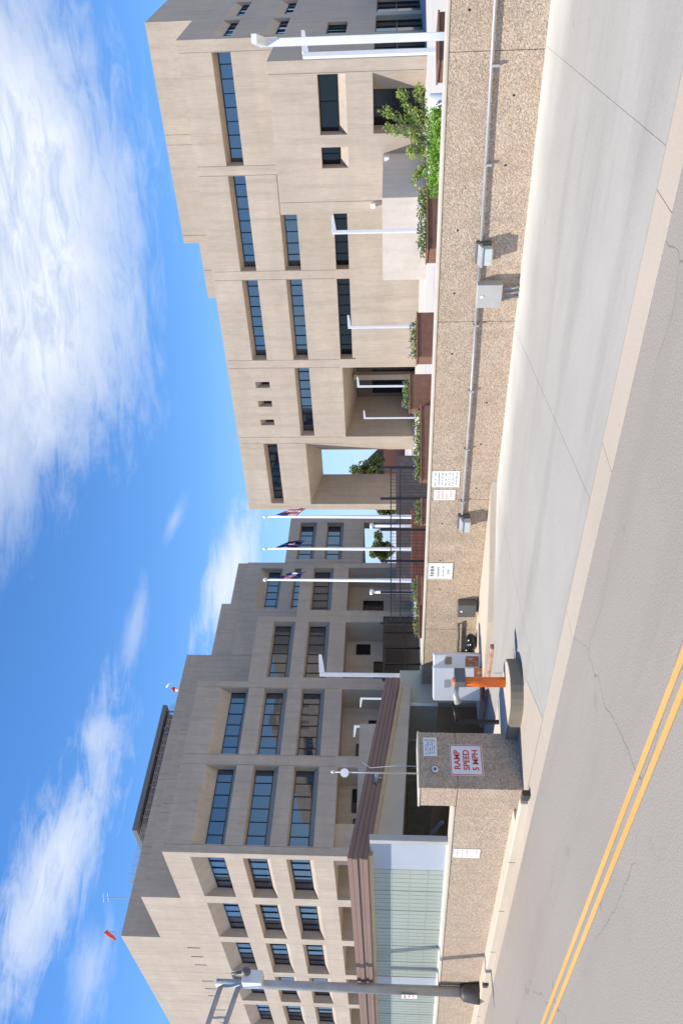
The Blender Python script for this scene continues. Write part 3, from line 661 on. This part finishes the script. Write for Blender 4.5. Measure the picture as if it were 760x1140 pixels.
# ------------------------------------------------------------------ ramp island and gate gear
t = thing('traffic_island', 'rounded raised concrete island in front of the garage ramp', 'traffic island', (-14, 9.7, 0))
pl = [(-17.2, 10.35), (-17.2, 9.45), (-13.75, 9.12)] + [(-13.55+0.66*math.cos(a), 9.74+0.62*math.sin(a)) for a in [R(d) for d in range(-75, 100, 12)]] + [(-13.9, 10.42)]
bm = nb(); prism(bm, pl, -0.05, 0.25, bev=0.02); obj('body', bm, M['island'], t, True)
bm = nb()
pt = [(-17.15, 10.3), (-17.15, 9.5), (-13.74, 9.17)] + [(-13.55+0.61*math.cos(a), 9.74+0.57*math.sin(a)) for a in [R(d) for d in range(-75, 100, 12)]] + [(-13.9, 10.37)]
prism(bm, pt, 0.2, 0.254); obj('top', bm, M['kerb'], t, True)
t = thing('orange_bollard', 'bright orange round post with grey keypad on the concrete island', 'bollard', (-13.55, 9.95, 0.25))
bm = nb(); tube(bm, [(0, 0, 0), (0, 0, 1.02), (0, 0, 1.06)], [0.10, 0.10, 0.06], 20); obj('post', bm, M['orange'], t)
bm = nb(); box(bm, 0.02, 0.20, -0.16, 0.20, 0.80, 1.02, bev=0.02); obj('keypad', bm, M['dgrey'], t)
bm = nb(); tube(bm, [(0.0, -0.1, 0.97), (-0.12, -0.22, 1.0), (-0.28, -0.32, 0.95)], [0.045, 0.06, 0.07], 8); obj('bracket', bm, M['galv'], t)
t = thing('angle_bar', 'thin black upright bar with bent arm standing on the island', 'bar post', (-14.95, 9.95, 0.25))
bm = nb(); box(bm, -0.035, 0.035, -0.035, 0.035, 0, 0.93); obj('upright', bm, M['black'], t)
bm = nb(); box(bm, -0.03, 0.42, -0.03, 0.33, 0.0, 0.07) if False else tube(bm, [(0, 0, 0.90), (0.30, 0.27, 0.96)], 0.035, 8); obj('arm', bm, M['black'], t)
t = thing('gate_cabinet', 'white metal cabinet with rusty foot by the ramp kerb', 'cabinet', (-17.8, 13.0, 0.15), R(43))
bm = nb(); box(bm, -0.44, 0.42, 0.0, 0.45, 0.06, 1.28, bev=0.015); obj('body', bm, M['cabinet'], t)
bm = nb(); box(bm, -0.10, 0.08, -0.012, 0.0, 0.86, 1.0); obj('label', bm, M['grey'], t)
bm = nb(); box(bm, -0.43, 0.41, 0.01, 0.44, 0.0, 0.06); box(bm, 0.1, 0.425, -0.006, -0.001, 0.062, 0.22); obj('rusty_base', bm, M['rust'], t)
t = thing('ticket_machine', 'narrow white housing with rust streaked brown lower panel behind the orange post', 'ticket machine', (-17.62, 13.5, 0.15), R(43))
bm = nb(); box(bm, -0.32, 0.26, 0.0, 0.4, 0.0, 1.26, bev=0.02); obj('body', bm, M['cabinet'], t)
bm = nb(); box(bm, -0.28, 0.22, -0.012, -0.002, 0.08, 0.42); obj('rusty_panel', bm, M['rust'], t)
bm = nb(); box(bm, 0.0, 0.2, -0.014, -0.002, 0.78, 0.96); obj('label', bm, M['ochre'], t)
bm = nb()
for k in range(2): box(bm, -19.5+1.75*k, -17.8+1.75*k, 12.78, 12.94, 0.0, 0.10, bev=0.02)
tag(obj('red_kerb_stone', bm, M['redkerb']), 'faded red painted kerb edge at the ramp mouth', 'kerb')
bm = nb()
for k in range(7): ball(bm, (rng.uniform(-0.28, 0.28), rng.uniform(-0.1, 0.1), rng.uniform(0.1, 0.24)), rng.uniform(0.12, 0.2), 9, sc=(1.1, 0.9, 0.85))
o = tag(obj('rubbish_bag', bm, M['rubber']), 'shiny black plastic bag lying against the aggregate wall', 'bag'); o.location = (-18.3, 14.75, 0.15)
t = thing('wall_handrail', 'short dark pipe handrail bracketed to the wall near the ramp', 'handrail', (-18.4, 15.0, 0.6))
bm = nb(); tube(bm, [(-0.95, 0, -0.0), (0.62, 0, 0.05)], 0.035, 8); obj('rail', bm, M['dgrey'], t)
bm = nb(); tube(bm, [(0.55, 0, 0.05), (0.55, 0.1, 0.05)], 0.025, 6); tube(bm, [(-0.8, 0, 0), (-0.8, 0.1, 0)], 0.025, 6); obj('bracket', bm, M['dgrey'], t)

# ------------------------------------------------------------------ fittings on the retaining wall
def floodlight(loc, label):
    t = thing('floodlight', label, 'floodlight', loc, 0, 'floodlights on the retaining wall')
    bm = nb(); box(bm, -0.21, 0.21, -0.13, -0.001, -0.15, 0.15, bev=0.015); obj('housing', bm, M['dgrey'], t)
    bm = nb(); v = box(bm, -0.17, 0.17, -0.30, -0.131, -0.16, 0.02, bev=0.02); obj('lens', bm, M['lens'], t)
    bm = nb(); prism(bm, [(-0.2, -0.131), (-0.2, -0.32), (0.2, -0.32), (0.2, -0.131)], [0.03, 0.025, 0.025, 0.03], [0.11, 0.05, 0.05, 0.11]); obj('hood', bm, M['galv'], t)
    return t
f0 = floodlight((-6.83, 15.1, 0.77), 'wall floodlight with glass lens next to the beige junction box')
dup(f0, (-13.85, 15.1, 0.74), 0, 'wall floodlight at the far end of the conduit below the signs')
def jbox(loc, label, mat, legs):
    t = thing('junction_box', label, 'junction box', loc)
    bm = nb(); box(bm, -0.245, 0.245, -0.24, -0.002, -0.245, 0.245, bev=0.012); obj('case', bm, mat, t)
    bm = nb()
    for x in legs: tube(bm, [(x, -0.1, -0.24), (x, -0.1, -0.45), (x+0.03, -0.1, -loc[2]+0.0)], 0.022, 8)
    obj('conduit_leg', bm, M['galv'], t)
    bm = nb(); box(bm, -0.03, 0.03, -0.252, -0.241, 0.12, 0.18); obj('latch', bm, M['white'], t); return t
jbox((-7.67, 15.1, 0.60), 'beige steel junction box with bent conduits beside the floodlight', M['grey'], (-0.12, 0.0, 0.1))
jbox((-17.05, 15.1, 0.475), 'dark grey metal box low on the wall beyond the signs', M['dgrey'], (-0.14, 0.14))
t = thing('wall_conduit', 'long thin galvanised conduit pipe running along the aggregate wall', 'conduit', (-6, 15.06, 0.8))
bm = nb(); tube(bm, [(20, 15.045, 1.05), (-2.68, 15.045, 0.885), (-6.6, 15.045, 0.82)], 0.028, 8); tube(bm, [(-7.05, 15.045, 0.82), (-10.4, 15.045, 0.79), (-13.62, 15.045, 0.785)], 0.028, 8); obj('pipe', bm, M['galv'], t, True)
x = -13.2
while x < 18:
    if not -8.2 < x < -6.4:
        bm = nb(); box(bm, x-0.02, x+0.02, 15.01, 15.099, 0.74+0.0*x, 0.86+max(0, (x+6)*0.007)); obj('clamp', bm, M['galv'], t, True)
    x += 1.6

def scribble(bm, x0, x1, z, h, y, seed, dens=0.8):
    r = random.Random(seed); x = x0
    while x < x1:
        w = r.uniform(0.25, 0.9)*h
        if r.random() < dens: box(bm, x, min(x+w, x1), y-0.001, y, z-h*r.uniform(0.3, 0.5), z+h*r.uniform(0.3, 0.5))
        x += w + h*0.28
def sign(name, label, loc, w, h, rz=0, mat='signwhite', border=None, tilt=0):
    t = thing(name, label, 'sign', loc, rz)
    bm = nb(); box(bm, -w/2, w/2, -0.012, -0.002, -h/2, h/2, bev=0.003)
    bmesh.ops.rotate(bm, verts=bm.verts[:], cent=(0, 0, 0), matrix=Matrix.Rotation(tilt, 3, 'Y'))
    obj('plate', bm, M[mat], t)
    if border:
        bm = nb(); s = 0.016
        for a in ((-w/2+0.012, w/2-0.012, h/2-0.012-s, h/2-0.012), (-w/2+0.012, w/2-0.012, -h/2+0.012, -h/2+0.012+s), (-w/2+0.012, -w/2+0.012+s, -h/2+0.03, h/2-0.03), (w/2-0.012-s, w/2-0.012, -h/2+0.03, h/2-0.03)):
            box(bm, a[0], a[1], -0.0145, -0.0125, a[2], a[3])
        bmesh.ops.rotate(bm, verts=bm.verts[:], cent=(0, 0, 0), matrix=Matrix.Rotation(tilt, 3, 'Y'))
        obj('border', bm, M[border], t)
    return t
t = sign('notice_sign', 'larger white notice with rows of small grey print on the wall', (-12.53, 15.1, 1.23), 0.50, 0.66)
bm = nb()
for k in range(7): scribble(bm, -0.2, 0.21, 0.25-0.083*k, 0.03, -0.0135, k)
obj('print', bm, M['ink'], t)
t = sign('notice_sign', 'smaller white notice with faded red print beside the larger notice', (-13.03, 15.1, 1.24), 0.33, 0.52)
bm = nb()
for k in range(4): scribble(bm, -0.12, 0.13, 0.15-0.1*k, 0.055, -0.0135, 20+k)
obj('print', bm, M['paleink'], t)
t = sign('entrance_sign', 'white framed sign with a large dark symbol above three lines', (-15.70, 15.1, 1.245), 0.62, 0.66)
bm = nb()
for a in ((-0.31, 0.31, 0.31, 0.33), (-0.31, 0.31, -0.33, -0.31), (-0.31, -0.29, -0.309, 0.309), (0.29, 0.31, -0.309, 0.309)): box(bm, a[0], a[1], -0.018, -0.0125, a[2], a[3])
obj('frame', bm, M['panel'], t)
bm = nb()
scribble(bm, -0.19, 0.19, 0.21, 0.11, -0.0135, 41, 0.85); scribble(bm, -0.2, 0.2, 0.05, 0.05, -0.0135, 42); scribble(bm, -0.2, 0.2, -0.08, 0.035, -0.0135, 43); scribble(bm, -0.1, 0.1, -0.21, 0.06, -0.0135, 44)
obj('print', bm, M['ink'], t)
t = sign('wall_notice', 'upright white notice on the ramp wall left of the pier', (-17.06, 8.1, 0.93), 0.40, 0.56)
bm = nb()
for k in range(5): scribble(bm, -0.14, 0.15, 0.2-0.1*k, 0.03, -0.0135, 60+k, 0.6)
obj('print', bm, M['paleink'], t)
PX = R(90)
t = sign('speed_sign', 'white sign in red border reading RAMP SPEED 5 MPH on the pier', (-14.4, 8.70, 1.06), 0.68, 0.64, PX, border='red')
for i, wd in enumerate(('RAMP', 'SPEED', '5 MPH')):
    bm = text_bm(wd, 0.165, Matrix.Translation((0, -0.0135, 0.175-0.178*i)) @ Matrix.Rotation(R(90), 4, 'X'), 0.0012, 0.004); obj('lettering', bm, M['red'], t)
t = sign('small_notice', 'small pale notice with fine print near the top of the pier', (-14.4, 8.98, 1.76), 0.42, 0.27, PX)
bm = nb()
for k in range(5): scribble(bm, -0.17, 0.17, 0.085-0.042*k, 0.02, -0.0135, 80+k)
obj('print', bm, M['fblue'], t)
t = thing('pier_sensor', 'round white sensor with dark eye on the pier face', 'sensor', (-14.4, 8.47, 1.68), PX)
bm = nb(); tube(bm, [(0, -0.002, 0), (0, -0.05, 0)], 0.06, 16); obj('ring', bm, M['white'], t)
bm = nb(); tube(bm, [(0, -0.051, 0), (0, -0.056, 0)], 0.035, 12); obj('eye', bm, M['dgrey'], t)
t = thing('pier_mast', 'thin grey mast with round white disc rising from the pier', 'mast', (-14.62, 8.52, 2.01))
bm = nb(); tube(bm, [(0, 0, 0), (0, 0, 1.66)], 0.016, 8); obj('pole', bm, M['galv'], t)
bm = nb(); tube(bm, [(0.02, -0.02, 1.44), (0.05, -0.05, 1.44)], 0.085, 16); obj('disc', bm, M['white'], t)
bm = nb(); tube(bm, [(0.06, 0.12, 0), (0.06, 0.13, 0.4), (-0.5, 0.4, 0.95), (-2.8, 1.9, 1.22)], 0.006, 5); obj('wire', bm, M['galv'], t)
bm = nb(); ball(bm, (0, 0, 1.68), 0.035, 8); obj('tip', bm, M['white'], t)
t = thing('security_camera', 'small grey security camera bracketed to the brown canopy edge', 'camera', (-18.52, 10.65, 2.9), R(60))
bm = nb(); tube(bm, [(-0.13, -0.14, 0.02), (0.13, -0.14, -0.02)], 0.055, 10); obj('barrel', bm, M['galv'], t)
bm = nb(); tube(bm, [(0, 0, -0.12), (0, -0.13, -0.12), (0, -0.14, 0)], 0.022, 8); obj('bracket', bm, M['galv'], t)

# kerb drain blocks
for x, nm in ((-13.9, 'dark metal kerb block at the corner by the pier'), (-23.6, 'dark metal kerb block in front of the tall street pole')):
    bm = nb(); box(bm, -0.1, 0.1, -0.02, 0.1, 0, 0.13, bev=0.015); o = tag(obj('kerb_block', bm, M['bell']), nm, 'kerb block', 'dark kerb blocks'); o.location = (x, 7.66, 0.02)

# ------------------------------------------------------------------ street pole
t = thing('street_pole', 'tall grey signal mast with truss arm and dark bell base at the kerb', 'street pole', (-24.95, 7.93, 0.135))
bm = nb(); tube(bm, [(0, 0, 0.4), (0, 0, 6.2), (0, 0, 7.3)], [0.135, 0.115, 0.105], 18); obj('pole', bm, M['galv'], t)
bm = nb(); tube(bm, [(0, 0, 0), (0, 0, 0.08), (0, 0, 0.42), (0, 0, 0.5)], [0.31, 0.31, 0.25, 0.17], 10); obj('bell_base', bm, M['bell'], t)
bm = nb(); tube(bm, [(0, 0, 7.15), (-0.2, -6, 8.5)], [0.07, 0.05], 10); tube(bm, [(0, 0, 6.65), (-0.2, -6, 8.15)], [0.07, 0.05], 10)
for k in range(1, 7): tube(bm, [(-0.2*k/7, -6*k/7, 6.65+1.5*k/7), (-0.2*k/7, -6*k/7, 7.15+1.35*k/7)], 0.03, 6)
obj('truss_arm', bm, M['galv'], t)
bm = nb(); box(bm, 0.14, 0.62, -0.17, 0.17, 5.95, 6.5, bev=0.02); obj('control_box', bm, M['white'], t)
bm = nb(); tube(bm, [(0.35, 0, 6.5), (0.45, 0, 6.75), (0.75, 0, 6.75), (0.9, 0, 6.5)], 0.045, 8); ball(bm, (0.95, 0, 6.35), 0.13, 10); obj('dome_camera', bm, M['dgrey'], t)
bm = nb(); box(bm, -0.15, 0.15, -0.175, -0.165, 1.7, 2.12, bev=0.002); obj('pole_sign', bm, M['signwhite'], t)
bm = nb(); scribble(bm, -0.11, 0.12, 2.03, 0.06, -0.176, 90); scribble(bm, -0.11, 0.12, 1.92, 0.05, -0.176, 91); scribble(bm, -0.11, 0.12, 1.8, 0.05, -0.176, 92); obj('sign_print', bm, M['red'], t)

# ------------------------------------------------------------------ plaza lamps
def lamp(loc, rz, label, h=4.48):
    t = thing('plaza_lamp', label, 'lamp post', loc, rz, 'white lamp posts on the plaza')
    bm = nb(); box(bm, -0.062, 0.062, -0.062, 0.062, 0, h, bev=0.01); box(bm, -0.13, 0.13, -0.13, 0.13, 0.0, 0.03); obj('pole', bm, M['white'], t)
    bm = nb(); prism(bm, [(0.063, -0.06), (0.62, -0.07), (0.62, 0.07), (0.063, 0.06)], [h-0.15, h-0.05, h-0.05, h-0.15], [h+0.02, h+0.04, h+0.04, h+0.02]); obj('lamp_head', bm, M['white'], t)
    return t
l0 = lamp((-3.3, 15.78, 0.32), R(-72), 'nearest white lamp post standing against the wall at the photo top')
l0b = l0
for p, rz, lb in (((-5.2, 23.3), R(42), 'white lamp post just behind the nearest one'), ((-12.8, 30.2), R(42), 'white lamp post in front of the pink concrete porch'),
              ((-21.0, 37.6), R(42), 'white lamp post in front of the low annex'), ((-29.4, 44.9), R(42), 'white lamp post at the right of the deep portal'),
              ((-37.9, 53.3), R(42), 'white lamp post at the left of the deep portal'), ((-20.98, 15.62), R(50), 'white lamp post at the end of the wall beside the canopy'),
              ((-48.7, 34.2), R(222), 'white lamp post behind the canopy nearer the wall end'), ((-42.0, 27.5), R(222), 'white lamp post in front of the plain concrete block')):
    dup(l0, (p[0], p[1], 0.32), rz, lb)
for x, y, lb in ((-27.3, 29.3, 'slim white bollard light between the first two flagpoles'), (-29.7, 27.1, 'slim white bollard light left of the third flagpole')):
    t = thing('bollard_light', lb, 'bollard light', (x, y, 0.32), 0, 'slim white posts by the flagpoles')
    bm = nb(); tube(bm, [(0, 0, 0), (0, 0, 3.15)], 0.07, 8); obj('post', bm, M['white'], t)
    bm = nb(); tube(bm, [(0, 0, 3.151), (0, 0, 3.3)], 0.14, 8); obj('cap', bm, M['white'], t)

# ------------------------------------------------------------------ flagpoles
def flag_mesh(bm, w, h, seed, pat, droop):
    r = random.Random(seed); nu, nv = 22, 26; g = []
    for i in range(nu+1):
        row = []
        u = i/nu
        for j in range(nv+1):
            v = j/nv                                               # v = 0 at the head
            sag = droop*u*(1.0 - 0.35*v)
            x = 0.07 + w*u*(0.13+0.07*v) - 0.10*u*v; y = 0.11*math.sin(u*13 + v*2.6 + seed)*(0.25+u)
            row.append(bm.verts.new((x + 0.02*math.sin(v*9+seed), y, -h*v - sag)))
        g.append(row)
    for i in range(nu):
        for j in range(nv):
            f = bm.faces.new([g[i][j], g[i][j+1], g[i+1][j+1], g[i+1][j]]); f.smooth = True; f.material_index = pat((i+0.5)/nu, (j+0.5)/nv)
pats = [lambda u, v: 2 if (u < 0.4 and v < 0.54) else (0 if int(v*13) % 2 == 0 else 1),
        lambda u, v: (0 if math.hypot(u-0.5, v-0.5) < 0.12 else (1 if math.hypot(u-0.5, v-0.5) < 0.17 else 2)),
        lambda u, v: (0 if 0.12 < math.hypot((u-0.4)*1.2, v-0.5) < 0.26 and u < 0.55 else (1 if 0.36 < v < 0.64 else 2))]
fl = [((-29.09, 31.93), 'tall white flagpole flying a limp red and white striped flag', 'striped red and white flag with dark canton hanging limp'),
      ((-30.34, 30.77), 'tall white flagpole flying a limp dark blue flag', 'dark blue flag with a small round emblem hanging limp'),
      ((-31.62, 29.69), 'tall white flagpole flying a limp blue white and red flag', 'blue and white flag with a red ring hanging limp')]
for k, (p, lb, fb) in enumerate(fl):
    t = thing('flagpole', lb, 'flagpole', (p[0], p[1], 0.32), 0, 'white flagpoles on the plaza')
    bm = nb(); tube(bm, [(0, 0, 0), (0, 0, 1.2), (0, 0, 8.9)], [0.115, 0.11, 0.05], 12); obj('pole', bm, M['white'], t)
    bm = nb(); ball(bm, (0, 0, 9.0), 0.11, 10); obj('finial', bm, M['white'], t)
    bm = nb(); flag_mesh(bm, 2.5, 1.15, k*2.3+1, pats[k], 0.75); bmesh.ops.rotate(bm, verts=bm.verts[:], cent=(0, 0, 0), matrix=Matrix.Rotation(R(42 if k != 2 else 60), 3, 'Z'))
    o = tag(obj('flag', bm, [M['fred'], M['fwhite'], M['navy'] if k < 2 else M['fblue']]), fb, 'flag', 'flags on the flagpoles'); o.location = (p[0], p[1], 8.75)

# ------------------------------------------------------------------ planters, hedge, plants
def leaves(bm, c, rad, n, size, r, mi=0, shape=None):
    for _ in range(n):
        while True:
            p = Vector((r.uniform(-1, 1), r.uniform(-1, 1), r.uniform(-1, 1)))
            if p.length <= 1: break
        p = Vector((c[0]+p.x*rad[0], c[1]+p.y*rad[1], c[2]+p.z*rad[2]))
        s = size*r.uniform(0.6, 1.3); a = Vector((r.gauss(0, 1), r.gauss(0, 1), r.gauss(0, 0.7))).normalized(); b = a.cross(Vector((r.gauss(0, 1), r.gauss(0, 1), r.gauss(0, 1)))).normalized()
        q = [p-a*s*0.6, p+b*s*0.32-a*s*0.05, p+a*s*0.6, p-b*s*0.32-a*s*0.05]
        f = bm.faces.new([bm.verts.new(v) for v in q]); f.material_index = mi
A45 = R(45)
def planter(loc, L, dep, h, label, seed, flowers=True, boards=False):
    # loc = near left corner; the long face looks to the camera side
    t = thing('planter', label, 'planter', (loc[0], loc[1], 0.32), A45, 'red brown planters behind the wall')
    h -= 0.32
    bm = nb()
    if boards:
        n = 7
        for k in range(n): box(bm, 0, L, 0, dep, h*k/n+0.004, h*(k+1)/n-0.006, bev=0.006)
        box(bm, 0.02, L-0.02, 0.02, dep-0.02, 0, h-0.03)
    else: box(bm, 0, L, 0, dep, 0, h, bev=0.02)
    obj('box', bm, M['boards' if boards else 'brick'], t)
    if not boards:
        bm = nb(); s_ = 0.11
        for a in ((-0.02, L+0.02, -0.02, s_), (-0.02, L+0.02, dep-s_, dep+0.02), (-0.02, s_, s_+0.001, dep-s_-0.001), (L-s_, L+0.02, s_+0.001, dep-s_-0.001)): box(bm, a[0], a[1], a[2], a[3], h-0.001, h+0.035, bev=0.006)
        obj('coping', bm, M['brick'], t)
    if flowers:
        bm = nb(); box(bm, 0.08, L-0.08, 0.08, dep-0.08, h+0.002, h+0.02); obj('soil', bm, M['soil'], t)
        r = random.Random(seed)
        fb = thing('flower_bed', 'flowering plants growing in the ' + label, 'plants', (loc[0], loc[1], 0.32), A45, 'plants in the planters')
        n = max(2, int(L/0.34))
        for k in range(n):
            bm = nb(); x0, x1 = 0.1+(L-0.2)*k/n, 0.1+(L-0.2)*(k+1)/n
            for q in range(3):
                c = (x0+(x1-x0)*(0.25+0.25*q), dep*0.5+r.uniform(-0.12, 0.12), h+r.uniform(0.02, 0.12)); leaves(bm, c, (0.17, 0.22, r.uniform(0.08, 0.22)), 60, 0.07, r)
            for q in range(9):
                leaves(bm, (r.uniform(x0, x1), dep*0.5+r.uniform(-0.2, 0.2), h+r.uniform(0.12, 0.24)), (0.035, 0.035, 0.04), 3, 0.05, r, 1 if r.random() < 0.7 else 2)
            obj('plant', bm, [M['bush'], M['violet'], M['gold']], fb)
    return t
planter((-3.95, 17.0), 0.95, 0.75, 1.62, 'small bare red brick planter behind the nearest lamp post', 1, False)
planter((-7.9, 17.6), 1.7, 0.9, 1.70, 'brick planter in front of the pink porch', 2)
planter((-11.3, 18.6), 1.2, 0.8, 1.84, 'brick planter right of the deep portal', 3)
planter((-14.6, 21.0), 1.1, 0.8, 1.95, 'tall brick planter before the deep portal', 4)
planter((-15.9, 19.1), 2.3, 0.9, 1.62, 'long low brick planter before the open portal', 5)
planter((-16.9, 18.2), 0.8, 0.8, 1.60, 'short brick planter at the foot of the fence', 6)
planter((-23.6, 22.0), 2.95, 0.6, 1.76, 'long red brown boarded wall seat in front of the flagpoles', 7, False, True)
planter((-23.3, 19.0), 2.0, 0.9, 1.52, 'brick planter right of the wall end lamp', 8)
planter((-21.9, 19.4), 1.0, 0.8, 1.6, 'brick planter beside the boarded seat', 9)
bm = nb(); r = random.Random(11)
for k in range(36): leaves(bm, (-4.7-1.45*k/36+r.uniform(-.05, .05), 16.5+r.uniform(-0.25, 0.25), 1.55+r.uniform(-0.5, 0.22)), (0.16, 0.28, 0.16), 75, 0.055, r)
for k in range(9000):
    leaves(bm, (-5.4+r.uniform(-0.78, 0.78), 16.5+r.uniform(-0.33, 0.33), r.uniform(0.5, 1.78)), (0.03, 0.03, 0.03), 1, 0.055, r)
t = thing('hedge', 'clipped bright green hedge behind the wall under the small tree', 'hedge', (-5.4, 16.5, 0.32)); obj('foliage', bm, M['hedge'], t, True)
bm = nb(); box(bm, -6.12, -4.68, 16.25, 16.75, 0.33, 1.66, bev=0.1); obj('inner_growth', bm, M['hedge'], t, True)
bm = nb(); tube(bm, [(0, 0, 0), (0, 0, 1.45), (0, 0, 1.5)], [0.17, 0.17, 0.12], 14); t = thing('white_drum', 'round white drum standing at the end of the hedge', 'drum', (-4.62, 16.75, 0.33)); obj('drum', bm, M['white'], t)
# young tree behind the hedge
t = thing('young_tree', 'airy young green tree with several thin stems behind the hedge', 'tree', (-6.3, 19.9, 0.32))
bm = nb(); lf = nb(); r = random.Random(5)
tips = [(0.55, 0.4, 2.35), (0.85, 0.55, 1.95), (0.95, 0.5, 1.6), (0.25, 0.15, 2.25), (-0.15, -0.1, 1.75), (-0.65, -0.45, 1.62), (0.45, 0.3, 1.75)]
for k, p in enumerate(tips):
    a = Vector((-0.25, -0.2, 0.95)); b = Vector(p); mid = a.lerp(b, 0.5) + Vector((r.uniform(-.1, .1), r.uniform(-.1, .1), 0.12))
    tube(bm, [a, mid, b], [0.035, 0.02, 0.006], 6)
    for q in range(7):
        s = 0.35+0.65*q/6; c = a.lerp(mid, s*2) if s < 0.5 else mid.lerp(b, s*2-1)
        leaves(lf, c + Vector((r.uniform(-.08, .08), r.uniform(-.08, .08), r.uniform(-.06, .06))), (0.14, 0.14, 0.11), 34, 0.068, r)
    leaves(lf, b, (0.12, 0.12, 0.18), 40, 0.07, r)
tube(bm, [(-0.1, -0.1, 0), (-0.2, -0.15, 0.5), (-0.25, -0.2, 1.0)], [0.06, 0.05, 0.04], 8)
obj('trunk', bm, M['bark'], t); obj('crown', lf, M['leaf'], t)

# iron fence with boarded gate behind
t = thing('iron_fence', 'tall black iron fence with heavy posts behind the planters', 'fence', (-24, 22, 0.32))
n0, n1 = Vector((-19.5, 24.2, 0.32)), Vector((-23.9, 20.2, 0.32))
d = (n1-n0); LN = d.length; d.normalize()
for k in range(6):
    bm = nb(); p = n0 + d*LN*k/5; tube(bm, [p, p+Vector((0, 0, 2.65))], 0.05, 6); obj('post', bm, M['black'], t, True)
for z in (0.25, 1.9, 2.25):
    bm = nb(); tube(bm, [n0+Vector((0, 0, z)), n1+Vector((0, 0, z))], 0.022, 6); obj('rail', bm, M['black'], t, True)
bm = nb()
for k in range(46):
    p = n0 + d*LN*(k+0.5)/46; tube(bm, [p+Vector((0, 0, 0.2)), p+Vector((0, 0, 2.3))], 0.009, 4)
o = obj('picket', bm, M['black'], t, True); o['kind'] = 'stuff'
t = thing('board_screen', 'dark brown boarded screen behind the flagpoles', 'screen', (-33, 36, 0.32))
bm = nb(); a, b = Vector((-31.0, 39.5)), Vector((-37.6, 33.6)); dd = (b-a)
for k in range(14):
    p = a+dd*k/14; q = a+dd*(k+0.96)/14
    prism(bm, [(p.x, p.y), (q.x, q.y), (q.x+0.05, q.y+0.06), (p.x+0.05, p.y+0.06)], 0.32, 2.3)
obj('boards', bm, M['fencewood'], t, True)
# dark entrance lobby gates under the tower
t = thing('entrance_gate', 'dark metal entrance enclosure in front of the tower ground floor', 'gate', (-52, 40, 0.32))
bm = nb()
for k in range(5):
    y = 38.2+1.6*k; box(bm, -52.08, -51.92, y-0.06, y+0.06, 0.32, 3.3)
box(bm, -52.06, -51.94, 38.2, 44.6, 3.1, 3.3); box(bm, -52.06, -51.94, 38.2, 44.6, 1.5, 1.6); obj('frame', bm, M['black'], t, True)
bm = nb(); box(bm, -52.02, -51.98, 38.26, 44.5, 0.34, 3.09); obj('panel', bm, M['darkglass'], t, True)

# ------------------------------------------------------------------ beyond the blocks
def far_tree(x, y, h, w, seed, label, n=2600, mat='fartree'):
    t = thing('far_tree', label, 'tree', (x, y, 0.32), 0, 'trees beyond the buildings')
    r = random.Random(seed); bm = nb(); lf = nb()
    tube(bm, [(0, 0, 0), (0.1, 0, h*0.35), (0, 0.1, h*0.7)], [0.3, 0.2, 0.06], 8)
    for k in range(16):
        c = Vector((r.uniform(-1, 1)*w*0.6, r.uniform(-1, 1)*w*0.6, h*(0.4+0.5*r.random())))
        tube(bm, [(0, 0, h*0.35), c*0.6+Vector((0, 0, h*0.2)), c], [0.12, 0.07, 0.02], 5)
        leaves(lf, c, (w*0.36, w*0.36, h*0.13), n//16, 0.55, r)
    obj('trunk', bm, M['bark'], t); obj('crown', lf, M[mat], t)
far_tree(-88.4, 108.8, 9.8, 2.7, 1, 'green tree seen through the open portal', 1800)
far_tree(-94.5, 105.3, 5.2, 2.6, 2, 'low green tree in the gap between the two blocks', 1800)
far_tree(-105.4, 107, 6.4, 3.4, 3, 'leafy tree under the raised wing of the tower')
far_tree(-113, 104, 5.6, 3.2, 4, 'darker low tree deep behind the raised wing', 1800)
t = thing('brick_house', 'red brick house with pitched grey roof seen through the open portal', 'house', (-97.8, 113, 0.32))
bm = nb(); prism(bm, [(-101, 113), (-93, 113), (-93, 121), (-101, 121)], 0.32, 4.2); obj('wall', bm, M['housebrick'], t, True)
bm = nb(); prism(bm, [(-101.6, 112.5), (-92.4, 112.5), (-92.4, 117), (-101.6, 117)], [4.2, 4.2, 7.0, 7.0], [4.4, 4.4, 7.2, 7.2]); prism(bm, [(-101.6, 117.02), (-92.4, 117.02), (-92.4, 121.5), (-101.6, 121.5)], [7.0, 7.0, 4.2, 4.2], [7.2, 7.2, 4.4, 4.4]); obj('roof', bm, M['roofgrey'], t, True)
for x in (-99.6, -97.2, -94.8):
    bm = nb(); box(bm, x-0.55, x+0.55, 112.93, 112.99, 1.6, 3.6); w_ = obj('window', bm, M['darkglass'], t, True)
    bm = nb(); box(bm, x-0.65, x+0.65, 112.88, 112.99, 3.62, 3.8); box(bm, x-0.65, x+0.65, 112.88, 112.99, 1.42, 1.58); obj('frame', bm, M['white'], w_)
